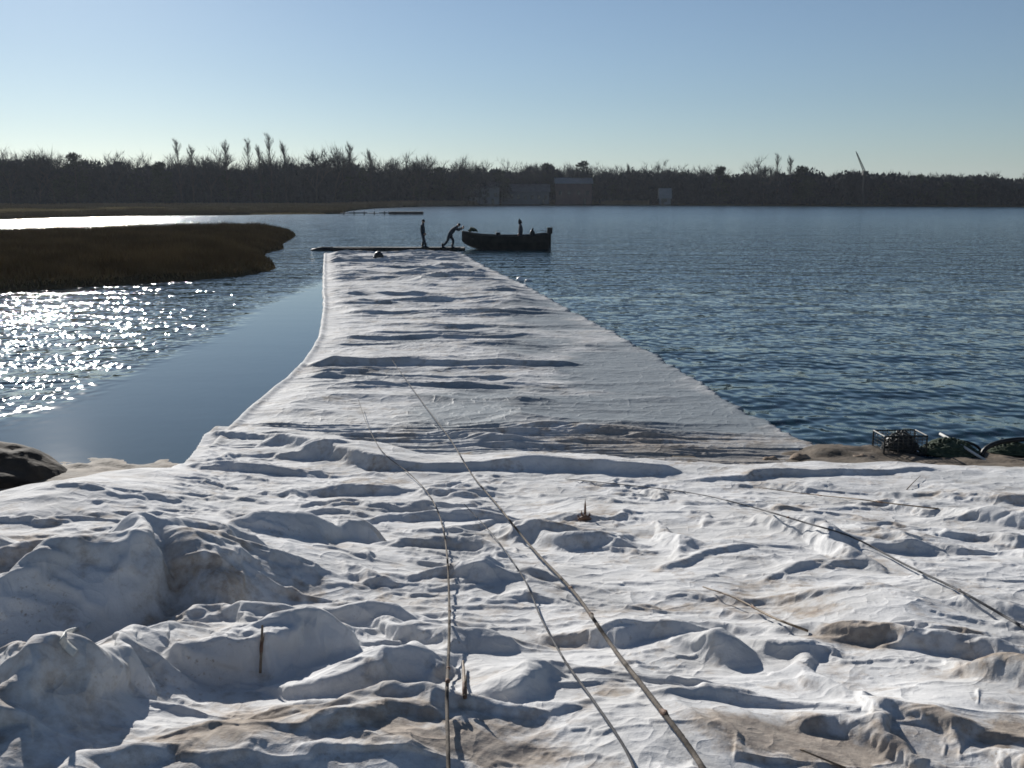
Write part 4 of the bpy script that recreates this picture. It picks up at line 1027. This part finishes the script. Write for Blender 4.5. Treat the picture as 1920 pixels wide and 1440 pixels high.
def rope(pts, r0, r1, label, knots=(), mat=None):
    c = catmull(pts, 60); n = len(c)
    t = np.array([sheet_t(u, min(v, 1500)) or np.nan for u, v in c]); ok = ~np.isnan(t); t = np.interp(np.arange(n), np.arange(n)[ok], t[ok])
    m = np.array([t[max(0, i-9):i+10].min() for i in range(n)]); mm = np.pad(m, 14, 'edge'); ker = np.hanning(31)[1:-1]; ker /= ker.sum()
    t = np.minimum(np.convolve(mm, ker, 'valid'), m+.02)-r0*1.3
    q = np.array([ray(u, v)*k for (u, v), k in zip(c, t)])+[0, 0, CAM_H]
    L = np.concatenate([[0], np.cumsum(np.linalg.norm(np.diff(q, axis=0), axis=1))]); N_ = int(min(3500, L[-1]/(r0*1.3))); s_ = np.linspace(0, L[-1], N_)
    q = np.stack([np.interp(s_, L, q[:, k]) for k in range(3)], -1); T = np.gradient(q, axis=0); T /= np.linalg.norm(T, axis=1)[:, None]
    A = np.cross(T, [0, 0, 1.]); A /= np.linalg.norm(A, axis=1)[:, None]; B = np.cross(A, T); na = 12; th = np.linspace(0, 2*np.pi, na, endpoint=False)
    rr = np.interp(s_, [0, L[-1]], [r0, r1])
    R_ = rr[:, None]*(1+.20*np.abs(np.cos(1.5*(th[None, :]-s_[:, None]*2*np.pi/(r0*9))))-.12+.04*perlin(s_*9, s_*0, 7)[:, None])
    V = q[:, None]+A[:, None]*(np.cos(th)*R_)[..., None]+B[:, None]*(np.sin(th)*R_)[..., None]
    F = (np.arange(N_-1)[:, None, None]*na+np.stack([np.arange(na), (np.arange(na)+1) % na, (np.arange(na)+1) % na+na, np.arange(na)+na], -1)[None]).reshape(-1, 4)
    root = link('rope', np_mesh('rope', V.reshape(-1, 3), F), mat or ROPE, None, True)
    for k in knots:
        i = min(N_-6, max(5, int(k*(N_-1)))); a = Vector(q[i]); d = Vector(T[i]); s1 = Vector(A[i]); s2 = Vector(B[i]); r_ = rr[i]
        MB().tube([a-d*r_*3.5+s1*r_*.3, a-d*r_*1.6+s2*r_*.5, a+s1*r_*.4, a+d*r_*1.7-s2*r_*.2, a+d*r_*3.4], [r_*.9, r_*1.25, r_*1.4, r_*1.2, r_*.8], 8).build('knot', SHEATH, root, True)
    tag(root, label, 'rope', 'ropes running over the sheet towards the mat'); return root
rope([(842,1500),(840,1400),(838,1300),(842,1200),(842,1120),(838,1040),(828,980),(806,930),(770,890),(720,850),(690,800),(672,750)], .0068, .0035, 'upright thin brown rope running straight down the centre foreground', (.05, .09, .17))
rope([(1350,1500),(1300,1412),(1225,1312),(1150,1215),(1080,1115),(1000,1030),(935,950),(885,890),(845,825),(800,765),(760,710),(735,675)], .0095, .004, 'thick diagonal brown rope running from the lower right up onto the mat', (.03, .12, .165))
rope([(1990,1215),(1900,1165),(1800,1108),(1700,1060),(1600,1008),(1510,980),(1400,948),(1300,925),(1180,910),(1060,898)], .0075, .004, 'long curved dark rope sweeping across the right of the sheet', (.13, .42), ROPED)
rope([(1205,1480),(1170,1400),(1110,1310),(1060,1240),(1015,1160),(985,1090),(930,1010),(870,945)], .005, .003, 'thin grey strand standing in for the shadow of the upright rope, left of the thick diagonal one', (), ROPED)  # dark strand added as geometry in place of the upright rope's cast shadow
stalk([(1760,954,.02),(1680,945,.02),(1600,935,.02),(1520,927,.015),(1430,915,.01)], .007, .004, 'short thin stalk lying below the long ridge on the right', (.35, .7))
stalk([(1515,1183,.02),(1450,1158,.02),(1380,1122,.03),(1318,1100,.01)], .007, .004, 'short brown stalk half sunk in a fold right of centre', (.5,))
stalk([(488,1262,.01),(490,1215,.03),(492,1172,.03)], .006, .005, 'stubby brown stalk crossing the dark fold on the left', (.5,))
stalk([(872,1310,.0),(870,1270,.03),(868,1240,.05)], .007, .006, 'broken stub of a stalk standing beside the upright centre rope', (.2,))
stalk([(1700,918,.0),(1712,905,.03),(1726,892,.05)], .006, .003, 'short twig sticking up from the right ridge')
stalk([(1585,1440,.02),(1500,1405,.03)], .004, .003, 'faint short twig at the lower right edge')
def leaf():
    p = on_sheet(1097, 975); m = MB()
    for dx, h, w_ in ((0, .19, .012), (-.06, .05, .01), (.04, .07, .01), (-.03, .09, .01)):
        m.add([(-w_, 0, 0), (w_, .005, 0), (dx+w_*.7, 0, h*.6), (dx, .01, h), (dx-w_*.8, .006, h*.6), (0, .012, .02)], [(0, 1, 2, 3, 4), (0, 5, 1)])
    m.tube([(-.06, -.01, .01), (0, -.02, .03), (.05, -.01, .01)], [.012, .028, .010], 8)
    o = m.build('dry_leaf', SHEATH, None, True); o.location = p; tag(o, 'curled brown dry leaf with one upright blade on the sheet', 'leaf')
leaf()
def strap():
    q = [on_sheet(u, v, .015) for u, v in ((165,1176),(140,1184),(113,1196),(120,1215),(138,1232))]; q = catmull(q, 6)
    V = [];
    for a in q: V += [tuple(a+np.array([0, 0, 0])), tuple(a+np.array([.004, .03, .012]))]
    F = [(2*i, 2*i+2, 2*i+3, 2*i+1) for i in range(len(q)-1)]
    me = bpy.data.meshes.new('strap'); me.from_pydata(V, [], F); o = link('strap', me, PALE, None, True); o.modifiers.new('t', 'SOLIDIFY').thickness = .004
    tag(o, 'thin white bent strap lying in the deep shaded hollow on the left', 'strap')
strap()

# ------------------------------------------------------------------ air
def haze():
    m = bpy.data.materials.new('pale_haze'); m.use_nodes = True; n = m.node_tree; n.nodes.remove(n.nodes['Principled BSDF'])
    v = n.nodes.new('ShaderNodeVolumePrincipled'); v.inputs['Color'].default_value = (.80, .88, 1, 1); v.inputs['Density'].default_value = HAZE; v.inputs['Anisotropy'].default_value = .2
    n.links.new(v.outputs[0], n.nodes['Material Output'].inputs['Volume'])
    mb = MB(); mb.box((0, 900, 23), (4400, 2400, 52.8)); tag(mb.build('haze', m), 'thin pale blue winter haze over the lake', kind='stuff')
HAZE = .00011
haze()
